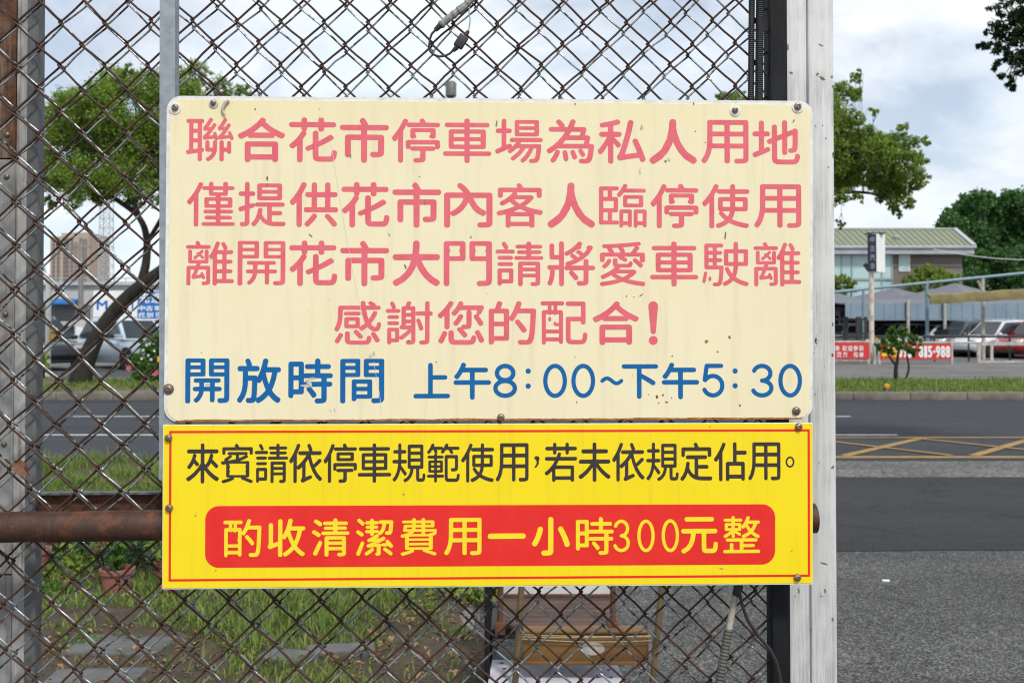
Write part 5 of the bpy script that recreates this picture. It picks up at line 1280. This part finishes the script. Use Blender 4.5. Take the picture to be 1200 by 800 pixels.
for i in range(nz):
    z0, z1 = zt_m * i / nz, zt_m * (i + 1) / nz; a, b = hwz(z0), hwz(z1)
    for s in (-1, 1):
        lm.tube([(cxm - a, YM + s * a, z0), (cxm + b, YM + s * b, z1)], .055, 5); lm.tube([(cxm + a, YM + s * a, z0), (cxm - b, YM + s * b, z1)], .055, 5); lm.tube([(cxm - b, YM + s * b, z1), (cxm + b, YM + s * b, z1)], .055, 5)
        lm.tube([(cxm + s * a, YM - a, z0), (cxm + s * b, YM + b, z1)], .05, 5); lm.tube([(cxm + s * b, YM - b, z1), (cxm + s * b, YM + b, z1)], .05, 5)
tag(lm.build('lattice_mast', M['mast']), 'tall grey lattice steel mast between the apartment tower and the tree branch', 'mast')
YD = 62; dl = thing('dealer_building', 'long low pale grey building behind the cars with a roof railing and dark openings', 'building', ID, (at(150, 400, YD).x, YD, .13))
def dx(u): return at(u, 380, YD).x
zt_d = at(0, 334, YD).z
M['wall_grey'] = pm('wall_grey', (.46, .46, .45), (.36, .36, .35), .6, .8, .03)
M['shutter'] = pm('shutter', (.13, .135, .135), (.10, .10, .10), 6, .6, .1, 0, (.05, 1, 6))
q = MB(); q.box((dx(-60), YD, .13), (dx(540), YD + 9, zt_d)); q.build('wall', M['wall_grey'], dl, smooth=0)
q = MB(); q.box((dx(-60), YD - .25, zt_d - .02), (dx(540), YD + 9.2, zt_d + .14), .02); q.build('roof_edge', M['fascia_grey'], dl, smooth=0)
for u0, u1, v0 in ((20, 56, 356), (60, 106, 357), (112, 150, 380), (155, 200, 380), (210, 260, 380), (280, 340, 360)):
    q = MB(); q.box((dx(u0), YD - .06, .2), (dx(u1), YD - .01, at(0, v0, YD).z)); q.build('shutter', M['shutter'], dl, smooth=0)
q = MB(); q.prism([(dx(56), YD - .9, at(0, 354.5, YD).z), (dx(92), YD - .9, at(0, 354.5, YD).z), (dx(92), YD - .02, at(0, 350, YD).z), (dx(56), YD - .02, at(0, 350, YD).z)], (0, 0, -.12)); q.build('awning', M['sign_blue'], dl, smooth=0)
q = MB(); q.box((dx(-60), YD - .5, at(0, 380, YD).z - .1), (dx(540), YD - .27, at(0, 376.5, YD).z), .02); q.build('beam', M['fascia_grey'], dl, smooth=0)
q = MB(); zr1 = at(0, 325.5, YD).z
for v in (325.5, 330): q.tube([(dx(40), YD + .4, at(0, v, YD).z), (dx(530), YD + .4, at(0, v, YD).z)], .03, 6)
for u in range(40, 531, 13): q.tube([(dx(u), YD + .4, zt_d + .1), (dx(u), YD + .4, zr1)], .025, 6)
q.build('railing', M['mullion'], dl)
bb_ = thing('billboard', 'white billboard with blue lettering and a blue panel of white characters, behind the tree', 'billboard', ID, (dx(155), YD - .6, at(0, 376, YD).z))
YX = YD - .62
def bx_(u): return at(u, 380, YX).x
def bz(v): return at(0, v, YX).z
q = MB(); q.box((bx_(109), YX, bz(375.2)), (bx_(232), YX + .3, bz(340.5)), .01); q.build('panel', M['sign_white'], bb_, smooth=0)
q = MB(); q.box((bx_(161), YX - .012, bz(373.3)), (bx_(198), YX - .002, bz(341.4))); q.build('blue_panel', M['sign_blue'], bb_, smooth=0)
kq = YX / 1200
word('M', [(bx_(119.5), bz(357.5), 13 * kq, 11 * kq)], 'lat', YX - .004, 'sign_blue', bb_, ID)
word('il', [(bx_(149.5), bz(357), 2.0 * kq, 11 * kq), (bx_(155), bz(357), 2.0 * kq, 11 * kq)], 'lat', YX - .004, 'sign_blue', bb_, ID)
word('先進', [(bx_(169), bz(348.8), 12 * kq, 12.5 * kq), (bx_(183), bz(348.8), 12 * kq, 12.5 * kq)], 'bg', YX - .018, 'sign_white', bb_, ID)
word('中古車', [(bx_(u), bz(361), 8 * kq, 6 * kq) for u in (166, 175, 184.5)], 'bg', YX - .018, 'sign_white', bb_, ID)
word('代辦理', [(bx_(u), bz(369), 8 * kq, 6.4 * kq) for u in (166, 176, 186)], 'bg', YX - .018, 'sign_white', bb_, ID)
q = MB(); x = at(94.5, 380, 57).x; q.tube([(x, 57, .13), (x, 57, at(0, 283, 57).z)], [.16, .12], 10); q.box((x - .5, 56.9, at(0, 290, 57).z), (x + .5, 57.1, at(0, 288, 57).z))
tag(q.build('utility_pole', M['concrete']), 'grey concrete utility pole in front of the apartment tower', 'pole')
jb = thing('meter_box', 'grey roadside cabinet with a white notice and a brown dry plant, behind the leaning trunk', 'cabinet', ID, (at(93, 400, 40).x, 40, .13))
q = MB(); a, b = at(87, 396, 40), at(99, 375, 40); q.box((a.x, 40, .13), (b.x, 40.35, b.z), .02); q.build('box', M['wall_grey'], jb); q = MB(); a, b = at(89, 393, 40), at(97, 383, 40); q.box((a.x, 39.985, a.z), (b.x, 39.998, b.z)); q.build('notice', M['sign_white'], jb, smooth=0)
lw = MB(); a, b = at(66, 430, 37.5), at(101, 398, 37.5); lw.box((a.x, 37.5, .13), (b.x, 37.75, b.z), .02); tag(lw.build('low_wall', M['wall_grey']), 'low pale grey wall between the black car and the leaning tree', 'wall')
wp = thing('marker_pole', 'white pole with yellow stripes beside the lime green shrub', 'pole', ID, (at(56.5, 430, 29).x, 29, .13))
x = at(56.5, 380, 29).x; q = MB(); q.tube([(x, 29, .13), (x, 29, at(0, 322, 29).z)], .075, 12); q.tube([(x, 29, at(0, 333, 29).z), (at(50, 320, 29).x, 29, at(0, 312, 29).z)], .05, 8); q.build('shaft', M['white_paint'], wp)
for v0, v1 in ((397, 391), (388, 383)):
    q = MB(); z0, z1 = at(0, v0, 29).z, at(0, v1, 29).z; q.lathe([(.08, z0), (.08, z1)], (x, 29, 0), (.12, 0, 1), 14); q.build('stripe', M['petal_yellow'], wp)
YU = 36; up_ = thing('utility_pole', 'tall distant pole with a transformer can, its top just above the cream sign', 'pole', ID, (at(527, 380, YU).x, YU, .13))
x = at(527.5, 380, YU).x; q = MB(); q.tube([(x, YU, .13), (x, YU, at(0, 97.5, YU).z)], [.17, .11], 12); q.build('shaft', M['concrete'], up_)
q = MB(); z = at(0, 106, YU).z; q.lathe([(.16, -.28), (.19, -.25), (.19, .2), (.14, .26)], (x + .03, YU - .2, z), (0, 0, 1), 14); q.build('transformer', M['galv_dull'], up_)
q = MB(); z = at(0, 100.5, YU).z; q.bar((x - .22, YU - .1, z), (x + .22, YU - .1, z), .06, .07); q.build('crossarm', M['galv_dull'], up_, smooth=0)

tl = []
for i in range(150):
    x = -150 + 2.6 * i + random.uniform(-1, 1); y = 215 + random.uniform(-8, 8); h = 3.6 + 1.6 * math.sin(i * .35) + random.uniform(-.8, .8)
    tl.append(leaf_cloud((x, y, h * .5), 170, (2.6, 2.6, h * .55), 1.1, .7))
V_ = np.concatenate(tl); b_ = np.arange(len(V_)) * 4
tag(npmesh('distant_wood', V_.reshape(-1, 3), np.concatenate([np.stack([b_, b_ + 1, b_ + 2], 1), np.stack([b_, b_ + 2, b_ + 3], 1)]), M['leaf_far']), kind='stuff')

# ------------------------------------------------------------------ near things behind the fence: pots, cart, litter
def pot(label, u, v, rt, h, mat, plant=None, tilt=0, fill=.85, name='plant_pot'):
    b = gnd(u, v, .03); t = thing(name, label, 'pot', ID, b, group='old flower pots standing in the weeds')
    Mt = MW[t.name] @ Matrix.Rotation(R(tilt), 4, 'Y')
    q = MB(Mt); rb = rt * .72
    q.lathe([(rb * .9, 0), (rb, .004), (rt * .93, h * .84), (rt * .95, h * .845), (rt * 1.04, h * .855), (rt * 1.05, h * .985), (rt, h), (rt * .92, h), (rt * .88, h * .8), (rt * .8, h * .78)], (0, 0, 0), (0, 0, 1), 28); q.build('shell', M[mat], t, smooth=35)
    q = MB(Mt); q.lathe([(rt * .87, h * .79), (rt * .4, h * .83), (.002, h * .84)], (0, 0, 0), (0, 0, 1), 20, False, True); q.build('earth', M['soil'], t)
    return t, b, h
def potplant(label, b, h, height, spread, n, L, mat, Wf=.5, group=None):
    base = b + Vector((0, 0, h * .8)); t = thing('potted_plant', label, 'plant', ID, base, group=group); m = MB(); Vs = []
    for i in range(n):
        a = random.uniform(0, 6.28); tip = base + Vector((math.cos(a) * spread * random.uniform(.2, 1), math.sin(a) * spread * random.uniform(.2, 1), height * random.uniform(.5, 1)))
        pts = limb(m, base, tip, .004, .0015, n=6)
        for p in pts[1:]: Vs.append(leaf_cloud(p, 5, (L * .9,) * 3, L, Wf))
    m.build('stem', M['leaf_deep'], t); leaves_mesh('leaves', Vs, mat, t); return t
t, b, h = pot('faded pink plastic pot beside the grey post at the left', 40, 678, .098, .19, 'pot_pink'); 
q = MB(); q.tube([b + Vector((.05, 0, .1)), b + Vector((.075, 0, .26))], [.008, .006], 7); tag(q.build('stick', M['bamboo']), 'short broken cane standing in the faded pink pot', 'stick')
pot('dark red pot behind the faded pink pot, just under the rusted rail', 62, 652, .12, .22, 'pot_dark')
t, b, h = pot('weathered pinkish clay pot holding a tall leafy plant', 137, 703, .094, .185, 'pot_pink', name='plant_pot')
potplant('tall leafy plant growing in the weathered pinkish clay pot', b, h, .42, .17, 9, .05, M['leaf_bright'])
t, b, h = pot('orange terracotta pot half hidden behind the lower left sign corner', 196, 690, .075, .17, 'terracotta')
potplant('leafy dark green plant in the orange terracotta pot', b, h, .30, .16, 9, .05, M['leaf_mid'])
pot('low reddish pot under the lower left corner of the yellow sign', 204, 706, .075, .10, 'terracotta')
pot('orange pot lying tilted under the rusted rail', 117, 652, .085, .14, 'terracotta', tilt=38)
def weeds(label, u, v, n, sp, H, L, mat):
    b = gnd(u, v, .02); t = thing('weed_clump', label, 'weeds', ID, b); m = MB(); Vs = []
    for i in range(n):
        s = b + Vector((random.gauss(0, sp), random.gauss(0, sp * .6), 0)); tip = s + Vector((random.gauss(0, H * .5), random.gauss(0, H * .5), H * random.uniform(.4, 1)))
        pts = limb(m, s, tip, .003, .0012, n=5)
        for p in pts[1:]: Vs.append(leaf_cloud(p, 4, (L * .8,) * 3, L, .55))
    m.build('stem', M['leaf_deep'], t); leaves_mesh('leaves', Vs, mat, t)
for lab, u, v, n, sp, H, L, mt in (('leafy weeds between the faded pink pot and the clay pot', 85, 672, 34, .2, .18, .045, 'leaf_mid'), ('dark leafy weeds behind the tall plant in the clay pot', 160, 672, 40, .16, .30, .05, 'leaf_deep'), ('bright leafy weeds in front of the faded pink pot', 70, 705, 44, .24, .08, .036, 'leaf_bright'), ('small leafy weeds on the near edge of the middle slab', 105, 757, 26, .12, .05, .03, 'leaf_bright'),
                            ('leafy weeds right of the orange terracotta pot, under the sign', 235, 692, 30, .22, .1, .04, 'leaf_mid'), ('leafy weeds beside the left side of the hand cart', 545, 705, 30, .14, .12, .04, 'leaf_mid'), ('tall weeds at the far left under the rusted rail', 105, 645, 36, .3, .3, .05, 'leaf_mid')):
    weeds(lab, u, v, n, sp, H, L, M[mt])
c = gnd(147, 705, .03); q = MB()
bm_ = bmesh.new(); bmesh.ops.create_icosphere(bm_, subdivisions=3, radius=1)
for p in bm_.verts:
    k = 1 + .25 * math.sin(p.co.x * 5 + p.co.y * 3) * math.cos(p.co.z * 6 + p.co.x * 4) + random.gauss(0, .05); p.co = Vector((c.x + p.co.x * .095 * k, c.y + p.co.y * .05 * k, c.z + .02 + p.co.z * .035 * k))
bm_.verts.index_update(); q.add([p.co.copy() for p in bm_.verts], [tuple(x.index for x in f.verts) for f in bm_.faces]); bm_.free()
tag(q.build('plaster_lump', M['white_paint']), 'crumbled whitish lump of plaster in front of the clay pot', 'debris')

ct = thing('hand_cart', 'old hand cart with wooden deck, brown drawer tied with string and pale lower shelf', 'cart', ID, (.28, 4.55, .01))
def cz(u, v, z): return gnd(u, v, z)
zd = .335
A1, A2, A3, A4 = cz(588, 741, zd), cz(717, 741, zd), cz(716, 696, zd), cz(591, 696, zd)
q = MB()
yf, yb_ = 4.34, 4.78; xl, xr = -.045, .46; npl = 7
for i in range(npl):
    y0 = yf + (yb_ - yf) * i / npl; y1 = yf + (yb_ - yf) * (i + 1) / npl - .004; q.box((xl + random.uniform(-.004, .004), y0, zd - .018), (xr + random.uniform(-.004, .004), y1, zd + random.uniform(-.002, .002)), .002)
q.build('deck', M['wood_deck'], ct)
q = MB(); q.box((xl - .02, yb_ + .002, zd - .01), (xr + .02, yb_ + .03, zd + .32), .004); q.build('back_panel', M['white_paint'], ct)
q = MB(); q.box((xl - .02, yb_ - .012, zd + .004), (xr + .02, yb_ + .0005, zd + .016), .002); q.build('edge_strip', M['rust'], ct)
yd = 4.265
a, b = at(613, 778, yd), at(760, 738, yd)
q = MB(); q.box((a.x, yd, a.z), (b.x, yd + .07, b.z), .004); dr = q.build('drawer', M['wood_yellow'], ct)
q = MB(); q.box((a.x + .002, yd - .010, b.z - .012), (b.x - .002, yd - .0006, b.z), .002); q.box((a.x + .002, yd - .009, a.z), (b.x - .002, yd - .0006, a.z + .014), .002); q.build('drawer_moulding', M['wood_yellow'], dr)
c = at(694, 759.5, yd); q = MB(); n = 28
q.prism([(c.x + .051 * math.cos(2 * math.pi * i / n), yd - .0005, c.z + .0265 * math.sin(2 * math.pi * i / n)) for i in range(n)], (0, -.003, 0)); q.build('oval_plate', M['plate_beige'], dr)
for j, (v0, v1) in enumerate(((743, 745.5), (745.5, 744), (748, 750))):
    q = MB(); p0, p1 = at(608, v0, yd - .02), at(768, v1, yd - .02); q.tube([p0.lerp(p1, i / 8) + Vector((0, 0, -.003 * math.sin(math.pi * i / 8) * (j + 1))) for i in range(9)], .0018, 6); q.build('string', M['string'], ct)
for pts, r, mt in (([(612, 672), (610, 705), (607.5, 745), (604, 796), (602, 830)], .0135, 'bamboo'), ([(777, 672), (774.5, 700), (770, 745), (764.5, 800), (762, 830)], .0135, 'bamboo')):
    q = MB(); ps = [at(u, v, yd - .042) for u, v in pts]; q.tube(ps, [r * random.uniform(.94, 1.06) for _ in ps], 10); q.build('upright', M[mt], ct)
for u, v0, v1 in ((586, 741, 600), (718, 738, 600)):
    q = MB(); p0 = at(u, v0, 4.33); p1 = at(u + (1 if u > 650 else 2), v1, 4.33); q.tube([(p0.x, 4.33, zd - .03), p1], .0125, 10); q.box((p0.x - .02, 4.30, zd - .03), (p0.x + .022, 4.36, zd + .018), .002); q.build('stanchion', M['rust'], ct)
zs = .125
q = MB(); l0, l1 = cz(572, 797, zs), cz(577, 771, zs); r0, r1_ = cz(737, 800, zs), cz(728, 776, zs)
q.prism([(l0.x, 4.24, zs - .012), (.47, 4.22, zs - .012), (.455, 4.52, zs - .012), (l1.x, 4.54, zs - .012)], (0, 0, .012)); sh = q.build('shelf', M['board_lilac'], ct, smooth=0)
for u, v in ((588, 776.5), (591, 783), (713, 784.5), (700, 793), (716, 793.5), (590, 792)): c = cz(u, v, zs); q = MB(); q.lathe([(.009, .0004), (.009, .0016)], (c.x, c.y, zs), (0, 0, 1), 14); q.build('screw_hole', M['trim_black'], sh)
q = MB(); q.box((-.115, 4.30, .02), (-.092, 4.345, .62), .002); q.box((-.115, 4.80, .02), (-.092, 4.845, .62), .002); q.box((-.113, 4.347, zd - .07), (-.094, 4.798, zd - .045), .002); q.build('side_frame', M['black_steel'], ct)
q = MB(); q.box((-.09, 4.36, zd - .065), (.45, 4.80, zd - .022), .004); q.build('undertray', M['trim_black'], ct)
q = MB(); q.box((-.09, 4.21, .02), (.46, 4.232, .108), .01); q.box((-.08, 4.5, .0), (.44, 4.8, .1), .02); q.build('base_frame', M['trim_black'], ct)
for x in (-.06, .43):
    for y in (4.3, 4.76): q = MB(); q.lathe([(.03, -.012), (.045, -.01), (.045, .01), (.03, .012)], (x, y, .047), (1, 0, 0), 18); q.build('castor', M['rubber'], ct)
c = gnd(1038, 682, .0); q = MB(); q.box((c.x - .022, c.y - .008, .005), (c.x + .022, c.y + .008, .017), .002, Matrix.Rotation(R(-8), 3, 'Z')); tag(q.build('paper_scrap', M['sign_white']), 'tiny white scrap lying on the rough asphalt', 'litter')
for i, (u, v, lab) in enumerate(((1017, 777, 'small brown dry leaf on the rough asphalt near the bottom edge'), (1000, 791, 'tiny brown dry leaf on the asphalt close to the outermost post'))):
    c = gnd(u, v, .008); q = MB(); s = .02 if i == 0 else .013
    q.add([(c.x - s, c.y, .006), (c.x, c.y - s * .5, .02), (c.x + s, c.y + s * .2, .008), (c.x, c.y + s * .5, .017)], [(0, 1, 2), (0, 2, 3)]); tag(q.build('dry_leaf', M['dry_leaf'], smooth=0), lab, 'leaf')
bpy.data.objects.remove(_fo)
